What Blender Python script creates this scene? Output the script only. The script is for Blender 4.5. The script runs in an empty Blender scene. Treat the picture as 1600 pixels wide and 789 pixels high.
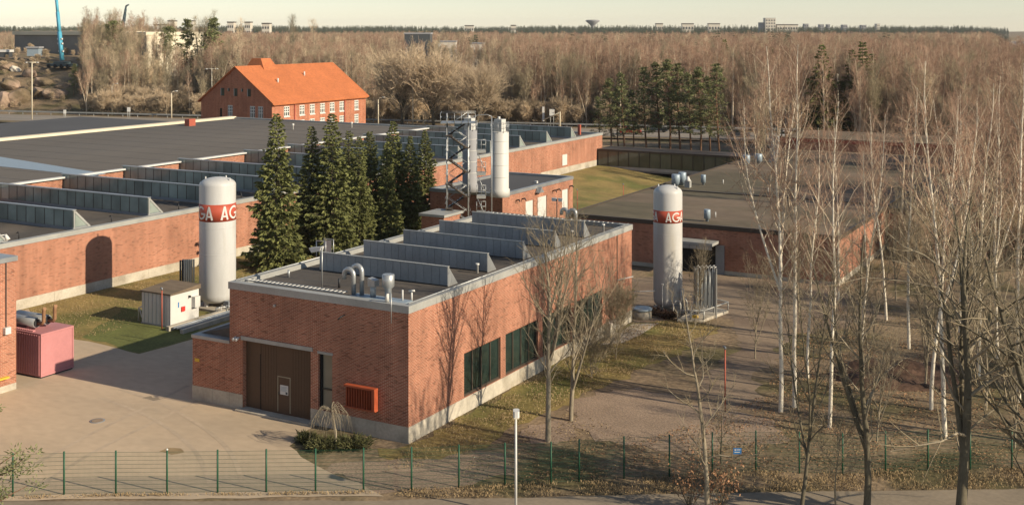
import bpy, bmesh, math, random
import numpy as np
from mathutils import Vector, Matrix

# ------------------------------------------------------------------ camera, sky, sun, exposure
scene = bpy.context.scene
F, CAMZ, HOR, CX = 1842.0, 22.0, 45.0, 800.0      # focal length in px of a 1600 px wide frame, eye height, horizon row
ANG = math.radians(29.0)
SA, CA = math.sin(ANG), math.cos(ANG)

cam_d = bpy.data.cameras.new('camera'); cam = bpy.data.objects.new('camera', cam_d)
scene.collection.objects.link(cam); scene.camera = cam
cam_d.sensor_fit = 'HORIZONTAL'; cam_d.sensor_width = 36.0; cam_d.lens = 36.0 * F / 1600.0
cam_d.shift_y = -(394.5 - HOR) / 1600.0
cam_d.clip_start = 0.5; cam_d.clip_end = 12000
cam.location = (0, 0, CAMZ); cam.rotation_euler = (math.pi / 2, 0, ANG)

SUN_EL = math.radians(25.0)
TO_SUN = Vector((math.cos(SUN_EL) * 0.99955, math.cos(SUN_EL) * 0.03, math.sin(SUN_EL)))
world = bpy.data.worlds.new('World'); scene.world = world; world.use_nodes = True
wn = world.node_tree.nodes; wl = world.node_tree.links
sky = wn.new('ShaderNodeTexSky'); sky.sky_type = 'NISHITA'; sky.sun_disc = False
sky.sun_elevation = SUN_EL; sky.sun_rotation = math.atan2(TO_SUN.x, TO_SUN.y)
sky.air_density = 1.0; sky.dust_density = 0.08; sky.ozone_density = 1.0; sky.altitude = 20
bw = wn.new('ShaderNodeHueSaturation'); bw.inputs['Saturation'].default_value = 0.75
tint = wn.new('ShaderNodeMix'); tint.data_type = 'RGBA'; tint.blend_type = 'MULTIPLY'
tint.inputs[0].default_value = 1.0; tint.inputs[7].default_value = (0.93, 0.96, 1.0, 1)
wl.new(sky.outputs[0], bw.inputs['Color']); wl.new(bw.outputs[0], tint.inputs[6])
wl.new(tint.outputs[2], wn['Background'].inputs[0])
wn['Background'].inputs[1].default_value = 0.087

sun_d = bpy.data.lights.new('sun', 'SUN'); sun_o = bpy.data.objects.new('sun', sun_d)
scene.collection.objects.link(sun_o); sun_d.energy = 5.0; sun_d.angle = math.radians(0.5); sun_d.color = (1.0, 0.86, 0.65)
sun_o.rotation_euler = TO_SUN.to_track_quat('Z', 'Y').to_euler(); sun_o.location = (60, 0, 60)

scene.view_settings.view_transform = 'Standard'; scene.view_settings.look = 'None'
scene.view_settings.exposure = 0.45; scene.view_settings.gamma = 1.0; scene.view_settings.use_curve_mapping = False
scene.render.engine = 'CYCLES'
scene.cycles.use_denoising = True; scene.cycles.sample_clamp_indirect = 4.0
scene.cycles.max_bounces = 6; scene.cycles.diffuse_bounces = 3; scene.cycles.glossy_bounces = 3
scene.cycles.transparent_max_bounces = 8; scene.cycles.volume_bounces = 0
scene.render.use_persistent_data = False

random.seed(7)
RNG = np.random.default_rng(7)
COL = scene.collection

# ------------------------------------------------------------------ measuring helpers (photo row/column -> ground point)
def P(x, y, z=0.0):
    d = F * (CAMZ - z) / (y - HOR); r = (x - CX) / F * d
    return (r * CA - d * SA, r * SA + d * CA)
def RD(r, d):                       # camera-frame right / depth -> world
    return (r * CA - d * SA, r * SA + d * CA)
def at(x, d):                       # column and depth
    return RD((x - CX) / F * d, d)
def zat(y, d): return CAMZ - (y - HOR) * d / F
def to_rd(X, Y): return (X * CA + Y * SA, -X * SA + Y * CA)

# ------------------------------------------------------------------ materials
MATS = {}
def nodes_of(m):
    m.use_nodes = True
    return m.node_tree.nodes, m.node_tree.links
def C4(c): return (c[0], c[1], c[2], 1.0)
def mat(name, base, rough=0.8, var=0.15, scale=1.0, var2=0.0, scale2=12.0, metal=0.0, spec=0.3, bump=0.0, bscale=8.0,
        second=None, sscale=0.3, slo=0.45, shi=0.6, stretch=None, rnd=0.0, coat=0.0):
    """base colour with large and small variation by world position, an optional second colour in patches, bump"""
    if name in MATS: return MATS[name]
    m = bpy.data.materials.new(name); n, l = nodes_of(m); b = n['Principled BSDF']
    b.inputs['Roughness'].default_value = rough; b.inputs['Metallic'].default_value = metal
    b.inputs['Specular IOR Level'].default_value = spec
    geo = n.new('ShaderNodeNewGeometry'); vec = geo.outputs['Position']
    if stretch:
        mp = n.new('ShaderNodeMapping'); mp.inputs['Scale'].default_value = stretch
        l.new(vec, mp.inputs['Vector']); vec = mp.outputs['Vector']
    def noise(sc, detail=4.0):
        t = n.new('ShaderNodeTexNoise'); t.inputs['Scale'].default_value = sc; t.inputs['Detail'].default_value = detail
        l.new(vec, t.inputs['Vector']); return t.outputs['Fac']
    def mixc(fac, a, c, blend='MIX'):
        x = n.new('ShaderNodeMix'); x.data_type = 'RGBA'; x.blend_type = blend
        if hasattr(fac, 'links'): l.new(fac, x.inputs[0])
        else: x.inputs[0].default_value = fac
        for s, k in ((a, 6), (c, 7)):
            if hasattr(s, 'links'): l.new(s, x.inputs[k])
            else: x.inputs[k].default_value = C4(s)
        return x.outputs[2]
    def ramp(fac, lo, hi, o0=0.0, o1=1.0):
        r = n.new('ShaderNodeMapRange'); r.inputs[1].default_value = lo; r.inputs[2].default_value = hi
        r.inputs[3].default_value = o0; r.inputs[4].default_value = o1
        l.new(fac, r.inputs[0]); return r.outputs[0]
    col = base
    if second is not None:
        col = mixc(ramp(noise(sscale, 6), slo, shi), base, second)
    if var > 0:
        g = ramp(noise(scale, 5), 0.3, 0.7, 1 - var, 1 + var)
        cc = n.new('ShaderNodeCombineColor')
        for k in range(3): l.new(g, cc.inputs[k])
        col = mixc(1.0, col, cc.outputs[0], 'MULTIPLY')
    if var2 > 0:
        g = ramp(noise(scale2, 3), 0.3, 0.7, 1 - var2, 1 + var2)
        cc = n.new('ShaderNodeCombineColor')
        for k in range(3): l.new(g, cc.inputs[k])
        col = mixc(1.0, col, cc.outputs[0], 'MULTIPLY')
    if rnd > 0:
        oi = n.new('ShaderNodeObjectInfo')
        g = ramp(oi.outputs['Random'], 0, 1, 1 - rnd, 1 + rnd)
        cc = n.new('ShaderNodeCombineColor')
        for k in range(3): l.new(g, cc.inputs[k])
        col = mixc(1.0, col, cc.outputs[0], 'MULTIPLY')
    if hasattr(col, 'links'): l.new(col, b.inputs['Base Color'])
    else: b.inputs['Base Color'].default_value = C4(col)
    if bump > 0:
        bp = n.new('ShaderNodeBump'); bp.inputs['Strength'].default_value = bump; bp.inputs['Distance'].default_value = 0.05
        l.new(noise(bscale, 6), bp.inputs['Height']); l.new(bp.outputs[0], b.inputs['Normal'])
    MATS[name] = m
    return m

def brick_mat(name, c1, c2, mortar, bw_=0.27, bh=0.0775, dark=0.5, stain=0.25):
    m = bpy.data.materials.new(name); n, l = nodes_of(m); b = n['Principled BSDF']
    b.inputs['Roughness'].default_value = 0.9; b.inputs['Specular IOR Level'].default_value = 0.2
    uv = n.new('ShaderNodeUVMap'); uv.uv_map = 'UVMap'
    t = n.new('ShaderNodeTexBrick'); t.offset = 0.5; t.squash = 1.0
    t.inputs['Scale'].default_value = 1.0; t.inputs['Brick Width'].default_value = bw_; t.inputs['Row Height'].default_value = bh
    t.inputs['Mortar Size'].default_value = 0.0105; t.inputs['Mortar Smooth'].default_value = 0.3; t.inputs['Bias'].default_value = -0.1
    t.inputs['Color1'].default_value = C4(c1); t.inputs['Color2'].default_value = C4(c2); t.inputs['Mortar'].default_value = C4(mortar)
    l.new(uv.outputs[0], t.inputs['Vector'])
    # single dark burnt bricks: white noise per brick cell, done with a stretched voronoi
    mp = n.new('ShaderNodeMapping'); mp.inputs['Scale'].default_value = (1 / bw_, 1 / bh, 1)
    l.new(uv.outputs[0], mp.inputs['Vector'])
    v = n.new('ShaderNodeTexVoronoi'); v.inputs['Scale'].default_value = 1.0; l.new(mp.outputs[0], v.inputs['Vector'])
    sp = n.new('ShaderNodeSeparateColor'); l.new(v.outputs['Color'], sp.inputs[0])
    r = n.new('ShaderNodeMapRange'); r.inputs[1].default_value = 0.86; r.inputs[2].default_value = 0.94
    r.inputs[3].default_value = 1.0; r.inputs[4].default_value = 1.0 - dark; l.new(sp.outputs[0], r.inputs[0])
    ns = n.new('ShaderNodeTexNoise'); ns.inputs['Scale'].default_value = 0.35; ns.inputs['Detail'].default_value = 6
    l.new(uv.outputs[0], ns.inputs['Vector'])
    r2 = n.new('ShaderNodeMapRange'); r2.inputs[1].default_value = 0.3; r2.inputs[2].default_value = 0.7
    r2.inputs[3].default_value = 1 - stain; r2.inputs[4].default_value = 1 + stain * 0.6; l.new(ns.outputs['Fac'], r2.inputs[0])
    # vertical rain streaks from the coping
    mp2 = n.new('ShaderNodeMapping'); mp2.inputs['Scale'].default_value = (1.6, 0.12, 1); l.new(uv.outputs[0], mp2.inputs['Vector'])
    n3 = n.new('ShaderNodeTexNoise'); n3.inputs['Scale'].default_value = 1.0; n3.inputs['Detail'].default_value = 4; l.new(mp2.outputs[0], n3.inputs['Vector'])
    r3 = n.new('ShaderNodeMapRange'); r3.inputs[1].default_value = 0.35; r3.inputs[2].default_value = 0.65
    r3.inputs[3].default_value = 0.86; r3.inputs[4].default_value = 1.08; l.new(n3.outputs['Fac'], r3.inputs[0])
    mu = n.new('ShaderNodeMath'); mu.operation = 'MULTIPLY'; l.new(r.outputs[0], mu.inputs[0]); l.new(r2.outputs[0], mu.inputs[1])
    mu2 = n.new('ShaderNodeMath'); mu2.operation = 'MULTIPLY'; l.new(mu.outputs[0], mu2.inputs[0]); l.new(r3.outputs[0], mu2.inputs[1])
    cc = n.new('ShaderNodeCombineColor')
    for k in range(3): l.new(mu2.outputs[0], cc.inputs[k])
    x = n.new('ShaderNodeMix'); x.data_type = 'RGBA'; x.blend_type = 'MULTIPLY'; x.inputs[0].default_value = 1.0
    l.new(t.outputs['Color'], x.inputs[6]); l.new(cc.outputs[0], x.inputs[7]); l.new(x.outputs[2], b.inputs['Base Color'])
    bp = n.new('ShaderNodeBump'); bp.inputs['Strength'].default_value = 0.5; bp.inputs['Distance'].default_value = 0.01
    bp.invert = True
    l.new(t.outputs['Fac'], bp.inputs['Height']); l.new(bp.outputs[0], b.inputs['Normal'])
    MATS[name] = m
    return m

def glass_mat(name, base, rough=0.06, spec=0.6, var=0.3):
    m = mat(name, base, rough=rough, var=var, scale=0.5, spec=spec, rnd=0.22)  # random tone per pane stands in for differing reflections
    return m

def birch_mat(name, light, dark, hgt_dark=1.2):
    m = bpy.data.materials.new(name); n, l = nodes_of(m); b = n['Principled BSDF']
    b.inputs['Roughness'].default_value = 0.85; b.inputs['Specular IOR Level'].default_value = 0.2
    tc = n.new('ShaderNodeTexCoord'); mp = n.new('ShaderNodeMapping'); mp.inputs['Scale'].default_value = (1.5, 1.5, 3.1)
    l.new(tc.outputs['Object'], mp.inputs['Vector'])
    t = n.new('ShaderNodeTexNoise'); t.inputs['Scale'].default_value = 1.4; t.inputs['Detail'].default_value = 6; t.inputs['Roughness'].default_value = 0.75; l.new(mp.outputs[0], t.inputs['Vector'])
    r = n.new('ShaderNodeMapRange'); r.inputs[1].default_value = 0.53; r.inputs[2].default_value = 0.72; l.new(t.outputs['Fac'], r.inputs[0])
    x = n.new('ShaderNodeMix'); x.data_type = 'RGBA'; l.new(r.outputs[0], x.inputs[0])
    x.inputs[6].default_value = C4(light); x.inputs[7].default_value = C4(dark)
    l.new(x.outputs[2], b.inputs['Base Color'])
    MATS[name] = m
    return m

BRICK = brick_mat('red_brick', (0.35, 0.110, 0.060), (0.260, 0.080, 0.046), (0.52, 0.39, 0.28), dark=0.34, stain=0.20)
BRICK_OLD = brick_mat('old_brick', (0.42, 0.125, 0.06), (0.33, 0.09, 0.048), (0.46, 0.32, 0.22), dark=0.3, stain=0.15)
M = dict(
    concrete=mat('plinth_concrete', (0.42, 0.38, 0.31), 0.9, 0.16, 0.7, 0.10, 6, bump=0.15, second=(0.30, 0.26, 0.20), sscale=0.5, slo=0.5, shi=0.7),
    galv=mat('galvanised_sheet', (0.36, 0.37, 0.37), 0.42, 0.14, 0.9, 0.06, 9, metal=0.55, spec=0.5),
    galv_dull=mat('dull_zinc_sheet', (0.24, 0.26, 0.28), 0.5, 0.12, 0.5, 0.06, 7, metal=0.35, spec=0.5, rnd=0.08),
    coping=mat('coping_sheet', (0.34, 0.34, 0.32), 0.55, 0.12, 0.8, 0.06, 9, metal=0.2),
    felt=mat('roof_felt', (0.105, 0.088, 0.072), 0.95, 0.14, 0.25, 0.12, 3, second=(0.075, 0.066, 0.058), sscale=0.2),
    felt_brown=mat('brown_roof_felt', (0.128, 0.112, 0.095), 0.95, 0.09, 0.06, 0.06, 1.2, stretch=(1, 0.15, 1), second=(0.108, 0.098, 0.088), sscale=0.05, slo=0.45, shi=0.65),
    felt_dark=mat('dark_roof_felt', (0.075, 0.075, 0.078), 0.95, 0.1, 0.1),
    felt_moss=mat('mossy_roof_felt', (0.155, 0.116, 0.080), 0.97, 0.2, 0.3, 0.15, 2.2, second=(0.098, 0.082, 0.052), sscale=0.14, stretch=(0.35, 1, 1)),
    tile=mat('clay_tile', (0.42, 0.135, 0.050), 0.8, 0.10, 0.25, 0.14, 2.5),
    white=mat('white_paint', (0.56, 0.55, 0.52), 0.5, 0.05, 0.6, 0.03, 6),
    tank=mat('tank_paint', (0.47, 0.465, 0.45), 0.45, 0.06, 0.8, 0.03, 5, second=(0.39, 0.365, 0.31), sscale=0.6, slo=0.55, shi=0.75, stretch=(1, 1, 0.18)),
    tankred=mat('tank_band_red', (0.40, 0.075, 0.042), 0.5, 0.10, 0.8),
    letter=mat('letter_white', (0.60, 0.58, 0.54), 0.5, 0.03, 1),
    pink=mat('pink_container_paint', (0.43, 0.185, 0.185), 0.6, 0.07, 0.8, 0.04, 6),
    brown=mat('brown_door_paint', (0.085, 0.050, 0.030), 0.55, 0.06, 0.6, 0.05, 5),
    dark=mat('dark_metal', (0.03, 0.03, 0.032), 0.5, 0.1),
    black=mat('black_shadow_gap', (0.012, 0.012, 0.012), 0.9, 0.0),
    orange=mat('orange_red_louver', (0.36, 0.078, 0.032), 0.5, 0.06, 2),
    glass=glass_mat('window_glass', (0.018, 0.030, 0.026)),
    glass_sky=glass_mat('skylight_glass', (0.225, 0.260, 0.232), 0.16, 0.6, 0.25),
    glass_brown=glass_mat('bronze_glass', (0.085, 0.092, 0.068), 0.08, 0.6, 0.2),
    blind=mat('window_blind', (0.28, 0.24, 0.17), 0.8, 0.12, 1.2),
    frame=mat('bronze_frame', (0.065, 0.05, 0.038), 0.5, 0.05),
    winwhite=mat('white_window_frame', (0.62, 0.62, 0.58), 0.6, 0.04),
    asphalt=mat('road_asphalt', (0.235, 0.190, 0.135), 0.92, 0.14, 0.3, 0.10, 4, bump=0.05),
    hwy=mat('highway_asphalt', (0.24, 0.21, 0.175), 0.92, 0.08, 0.05),
    yard=mat('yard_pale_asphalt', (0.49, 0.375, 0.255), 0.93, 0.08, 0.15, 0.06, 2.2, second=(0.375, 0.300, 0.215), sscale=0.08, slo=0.40, shi=0.64, bump=0.04, stretch=(0.6, 1.0, 1)),
    grass=mat('lawn_grass', (0.235, 0.175, 0.062), 0.95, 0.2, 0.35, 0.22, 4.5, second=(0.120, 0.120, 0.032), sscale=0.16, slo=0.46, shi=0.64, bump=0.6, bscale=5),
    grass_green=mat('green_turf', (0.115, 0.125, 0.034), 0.95, 0.2, 0.4, 0.22, 5, bump=0.5, bscale=6),
    ground=mat('leaf_litter_soil', (0.205, 0.148, 0.090), 0.96, 0.30, 0.30, 0.34, 3.2, second=(0.110, 0.092, 0.040), sscale=0.16, slo=0.48, shi=0.62, bump=0.8, bscale=4),
    gravel=mat('pink_gravel', (0.265, 0.195, 0.138), 0.95, 0.16, 0.4, 0.30, 9.0, bump=0.6, bscale=12),
    track=mat('dirt_track', (0.245, 0.182, 0.125), 0.95, 0.14, 0.25, 0.12, 3.5, second=(0.165, 0.120, 0.085), sscale=0.2, bump=0.3),
    soil=mat('turned_soil', (0.085, 0.050, 0.034), 0.97, 0.3, 0.8, 0.3, 4, bump=0.9, bscale=5),
    rock=mat('granite_rock', (0.33, 0.235, 0.175), 0.9, 0.22, 0.25, 0.15, 1.2, second=(0.14, 0.105, 0.065), sscale=0.12, slo=0.42, shi=0.56, bump=0.8, bscale=1.2),
    needle=mat('spruce_needles', (0.130, 0.138, 0.044), 0.8, 0.28, 0.9, 0.25, 5, rnd=0.15),
    needle_pine=mat('pine_needles', (0.165, 0.175, 0.075), 0.8, 0.25, 0.7, 0.25, 4, rnd=0.15),
    needle_far=mat('far_needles', (0.060, 0.075, 0.040), 0.9, 0.2, 0.1, 0, 4, rnd=0.2),
    needle_jun=mat('juniper_needles', (0.085, 0.085, 0.032), 0.85, 0.3, 1.5, 0.2, 6),
    bark=mat('grey_brown_bark', (0.25, 0.21, 0.15), 0.95, 0.25, 2.5, 0.15, 14, stretch=(1, 1, 0.4), bump=0.5, bscale=14),
    bark_dark=mat('dark_bark', (0.115, 0.098, 0.066), 0.95, 0.25, 2.5, 0.15, 14, stretch=(1, 1, 0.4)),
    bark_pine=mat('pine_bark', (0.17, 0.095, 0.055), 0.95, 0.2, 1.5),
    twig=mat('tan_twig', (0.50, 0.39, 0.265), 0.95, 0.18, 0.5, rnd=0.35),
    twig_olive=mat('olive_twig', (0.32, 0.265, 0.17), 0.95, 0.2, 0.4, rnd=0.3),
    twig_red=mat('red_brown_twig', (0.345, 0.222, 0.155), 0.95, 0.18, 0.5, rnd=0.3),
    twig_grey=mat('grey_twig', (0.25, 0.205, 0.135), 0.95, 0.18, 0.5, rnd=0.1),
    dryleaf=mat('withered_leaf', (0.30, 0.165, 0.09), 0.9, 0.2, 3),
    drygrass=mat('dry_grass_blade', (0.27, 0.195, 0.105), 0.95, 0.25, 0.8, rnd=0.1),
    green=mat('green_fence_paint', (0.018, 0.085, 0.045), 0.5, 0.08),
    redpole=mat('red_pole_paint', (0.36, 0.09, 0.055), 0.6, 0.08),
    redsign=mat('red_box_paint', (0.58, 0.04, 0.03), 0.5, 0.05),
    blue=mat('blue_sign', (0.03, 0.17, 0.42), 0.5, 0.05),
    cyan=mat('light_blue_crane', (0.09, 0.36, 0.50), 0.5, 0.06, 0.4),
    cranedark=mat('dark_crane', (0.045, 0.07, 0.08), 0.5, 0.06),
    yellow=mat('yellow_paint', (0.62, 0.40, 0.05), 0.6, 0.05),
    bluevent=mat('blue_grey_vent', (0.27, 0.33, 0.38), 0.5, 0.06, 2, metal=0.2),
    pale=mat('pale_render', (0.60, 0.53, 0.40), 0.85, 0.1, 0.15),
    greywall=mat('grey_concrete_wall', (0.20, 0.19, 0.175), 0.9, 0.12, 0.2),
    apt=mat('pale_apartment', (0.55, 0.50, 0.42), 0.8, 0.05, 0.05),
    aptdark=mat('apartment_window', (0.06, 0.065, 0.07), 0.4, 0.05),
    aptgrey=mat('grey_block', (0.26, 0.26, 0.27), 0.8, 0.05, 0.05),
    silo=mat('silo_paint', (0.50, 0.49, 0.46), 0.5, 0.05, 0.5),
    sea=mat('sea_water', (0.10, 0.16, 0.20), 0.25, 0.05),
    carwhite=mat('white_car', (0.65, 0.65, 0.65), 0.3, 0.0), cardark=mat('dark_car', (0.05, 0.06, 0.075), 0.3, 0.0),
    carred=mat('red_car', (0.35, 0.04, 0.03), 0.3, 0.0), tyre=mat('tyre_rubber', (0.02, 0.02, 0.02), 0.9, 0.0),
    birch=birch_mat('birch_bark', (0.70, 0.63, 0.51), (0.10, 0.075, 0.055)),
    birch_far=birch_mat('birch_bark_far', (0.60, 0.50, 0.37), (0.26, 0.20, 0.14)),
)
M['brick'] = BRICK; M['brick_old'] = BRICK_OLD

# ------------------------------------------------------------------ object helpers
WL = {}                                            # world location of every object's origin
def link(o, parent=None):
    COL.objects.link(o)
    if parent is not None: o.parent = parent
def thing(name, label, cat, loc=(0, 0, 0), group=None):
    o = bpy.data.objects.new(name, None); o.empty_display_size = 0.5; COL.objects.link(o); o.location = loc
    o['label'] = label; o['category'] = cat
    if group: o['group'] = group
    WL[o.name] = Vector(loc)
    return o
def tag(o, label, cat, group=None):
    o['label'] = label; o['category'] = cat
    if group: o['group'] = group
    return o
def struct(o, kind='structure'):
    o['kind'] = kind; return o

def fast_mesh(name, V, F4, mats, midx=None, smooth=False, tri=False):
    me = bpy.data.meshes.new(name)
    V = np.asarray(V, np.float32); F4 = np.asarray(F4, np.int32); k = F4.shape[1]
    me.vertices.add(len(V)); me.vertices.foreach_set('co', V.ravel())
    me.loops.add(F4.size); me.loops.foreach_set('vertex_index', F4.ravel())
    me.polygons.add(len(F4)); me.polygons.foreach_set('loop_start', np.arange(0, F4.size, k, dtype=np.int32))
    if midx is not None: me.polygons.foreach_set('material_index', np.asarray(midx, np.int32))
    if smooth: me.polygons.foreach_set('use_smooth', np.ones(len(F4), bool))
    for mm in mats: me.materials.append(mm)
    me.update(calc_edges=True); me.validate()
    return me

class MB:
    """collects faces in world coordinates; build() links them as ONE mesh object under its parent"""
    def __init__(s): s.v = []; s.f = []; s.sm = []
    def face(s, pts, sm=False):
        i = len(s.v); s.v += [tuple(p) for p in pts]; s.f.append(list(range(i, i + len(pts)))); s.sm.append(sm); return s
    def box(s, x0, x1, y0, y1, z0, z1):
        i = len(s.v)
        s.v += [(x0, y0, z0), (x1, y0, z0), (x1, y1, z0), (x0, y1, z0), (x0, y0, z1), (x1, y0, z1), (x1, y1, z1), (x0, y1, z1)]
        for q in ((0, 3, 2, 1), (4, 5, 6, 7), (0, 1, 5, 4), (1, 2, 6, 5), (2, 3, 7, 6), (3, 0, 4, 7)):
            s.f.append([i + k for k in q]); s.sm.append(False)
        return s
    def prism(s, poly, z0, z1):              # poly ccw in xy
        i = len(s.v); n = len(poly)
        s.v += [(p[0], p[1], z0) for p in poly] + [(p[0], p[1], z1) for p in poly]
        s.f.append([i + n - 1 - k for k in range(n)]); s.f.append([i + n + k for k in range(n)]); s.sm += [False, False]
        for k in range(n):
            j = (k + 1) % n; s.f.append([i + k, i + j, i + n + j, i + n + k]); s.sm.append(False)
        return s
    def extrude(s, prof, axis, a0, a1):      # prof: list of (p,z); axis 'x' -> p is y, swept in x ; 'y' -> p is x, swept in y
        i = len(s.v); n = len(prof)
        for a in (a0, a1):
            for (p, z) in prof: s.v.append((a, p, z) if axis == 'x' else (p, a, z))
        s.f.append([i + k for k in range(n)][::-1]); s.f.append([i + n + k for k in range(n)]); s.sm += [False, False]
        for k in range(n):
            j = (k + 1) % n; s.f.append([i + k, i + j, i + n + j, i + n + k]); s.sm.append(False)
        return s
    def tube(s, p0, p1, r0, r1=None, n=10, caps=True):
        if r1 is None: r1 = r0
        p0 = Vector(p0); p1 = Vector(p1); ax = (p1 - p0).normalized()
        u = ax.orthogonal().normalized(); w = ax.cross(u); i = len(s.v)
        for (p, r) in ((p0, r0), (p1, r1)):
            for k in range(n):
                a = 2 * math.pi * k / n; s.v.append(tuple(p + (u * math.cos(a) + w * math.sin(a)) * r))
        for k in range(n):
            j = (k + 1) % n; s.f.append([i + k, i + j, i + n + j, i + n + k]); s.sm.append(True)
        if caps:
            s.f.append([i + n - 1 - k for k in range(n)]); s.f.append([i + n + k for k in range(n)]); s.sm += [False, False]
        return s
    def path(s, pts, r, n=8):
        pts = [Vector(p) for p in pts]; i = len(s.v); m = len(pts); prev = None
        for q in range(m):
            t = (pts[min(q + 1, m - 1)] - pts[max(q - 1, 0)]).normalized()
            u = t.orthogonal().normalized() if prev is None else (prev - t * prev.dot(t)).normalized()
            prev = u; w = t.cross(u); rr = r[q] if isinstance(r, (list, tuple)) else r
            for k in range(n):
                a = 2 * math.pi * k / n; s.v.append(tuple(pts[q] + (u * math.cos(a) + w * math.sin(a)) * rr))
        for q in range(m - 1):
            for k in range(n):
                j = (k + 1) % n; a = i + q * n; s.f.append([a + k, a + j, a + n + j, a + n + k]); s.sm.append(True)
        s.f.append([i + n - 1 - k for k in range(n)]); s.f.append([i + (m - 1) * n + k for k in range(n)]); s.sm += [False, False]
        return s
    def lathe(s, cx, cy, prof, n=32):        # prof list of (r,z) bottom->top
        i = len(s.v); m = len(prof)
        for (r, z) in prof:
            for k in range(n):
                a = 2 * math.pi * k / n; s.v.append((cx + r * math.cos(a), cy + r * math.sin(a), z))
        for q in range(m - 1):
            for k in range(n):
                j = (k + 1) % n; a = i + q * n; s.f.append([a + k, a + j, a + n + j, a + n + k]); s.sm.append(True)
        s.f.append([i + n - 1 - k for k in range(n)]); s.f.append([i + (m - 1) * n + k for k in range(n)]); s.sm += [False, False]
        return s
    def mesh(s, name, m, org):
        me = bpy.data.meshes.new(name)
        me.from_pydata([(v[0] - org[0], v[1] - org[1], v[2] - org[2]) for v in s.v], [], s.f)
        me.polygons.foreach_set('use_smooth', s.sm)
        uv = me.uv_layers.new(name='UVMap').data
        for p in me.polygons:
            nrm = p.normal; ax = max(range(3), key=lambda k: abs(nrm[k]))
            for li in p.loop_indices:
                c = s.v[me.loops[li].vertex_index]
                uv[li].uv = (c[0], c[1]) if ax == 2 else ((c[1], c[2]) if ax == 0 else (c[0], c[2]))
        me.materials.append(M[m] if isinstance(m, str) else m); me.update()
        return me
    def build(s, name, m, parent=None, loc=None):
        org = WL[parent.name] if parent is not None else Vector(loc or (0, 0, 0))
        o = bpy.data.objects.new(name, s.mesh(name, m, org)); link(o, parent)
        if parent is None: o.location = org
        WL[o.name] = Vector(org)
        return o
def part_at(mesh, name, parent, wpos, rz=0):        # a repeated piece that shares mesh data
    o = bpy.data.objects.new(name, mesh); link(o, parent)
    o.location = Vector(wpos) - (WL[parent.name] if parent is not None else Vector((0, 0, 0))); o.rotation_euler = (0, 0, rz)
    WL[o.name] = Vector(wpos)
    return o
_cache = {}
def boxmesh(key, sx, sy, sz, m):                    # box centred in x,y, standing on z=0
    k = (key, round(sx, 3), round(sy, 3), round(sz, 3), m)
    if k not in _cache: _cache[k] = MB().box(-sx / 2, sx / 2, -sy / 2, sy / 2, 0, sz).mesh(key, m, (0, 0, 0))
    return _cache[k]

def wall_y(mb, y, x0, x1, z0, z1, openings, depth, out=-1):
    """a wall face in the plane y facing -Y (out=-1) with real openings and reveals; openings (x0,x1,z0,z1)"""
    xs = sorted({x0, x1} | {o[0] for o in openings} | {o[1] for o in openings}); zs = sorted({z0, z1} | {o[2] for o in openings} | {o[3] for o in openings})
    for a, b in zip(xs, xs[1:]):
        for c, d in zip(zs, zs[1:]):
            mx, mz = (a + b) / 2, (c + d) / 2
            if any(o[0] < mx < o[1] and o[2] < mz < o[3] for o in openings): continue
            q = [(a, y, c), (b, y, c), (b, y, d), (a, y, d)]
            mb.face(q if out < 0 else q[::-1])
    for (a, b, c, d) in openings:
        e = y - out * depth
        mb.face([(a, y, c), (a, e, c), (a, e, d), (a, y, d)]); mb.face([(b, y, c), (b, y, d), (b, e, d), (b, e, c)])
        mb.face([(a, y, d), (a, e, d), (b, e, d), (b, y, d)]); mb.face([(a, y, c), (b, y, c), (b, e, c), (a, e, c)])
def wall_x(mb, x, y0, y1, z0, z1, openings, depth, out=1):
    ys = sorted({y0, y1} | {o[0] for o in openings} | {o[1] for o in openings}); zs = sorted({z0, z1} | {o[2] for o in openings} | {o[3] for o in openings})
    for a, b in zip(ys, ys[1:]):
        for c, d in zip(zs, zs[1:]):
            my, mz = (a + b) / 2, (c + d) / 2
            if any(o[0] < my < o[1] and o[2] < mz < o[3] for o in openings): continue
            q = [(x, a, c), (x, b, c), (x, b, d), (x, a, d)]
            mb.face(q if out > 0 else q[::-1])
    for (a, b, c, d) in openings:
        e = x - out * depth
        mb.face([(x, a, c), (e, a, c), (e, a, d), (x, a, d)]); mb.face([(x, b, c), (x, b, d), (e, b, d), (e, b, c)])
        mb.face([(x, a, d), (e, a, d), (e, b, d), (x, b, d)]); mb.face([(x, a, c), (x, b, c), (e, b, c), (e, a, c)])

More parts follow.
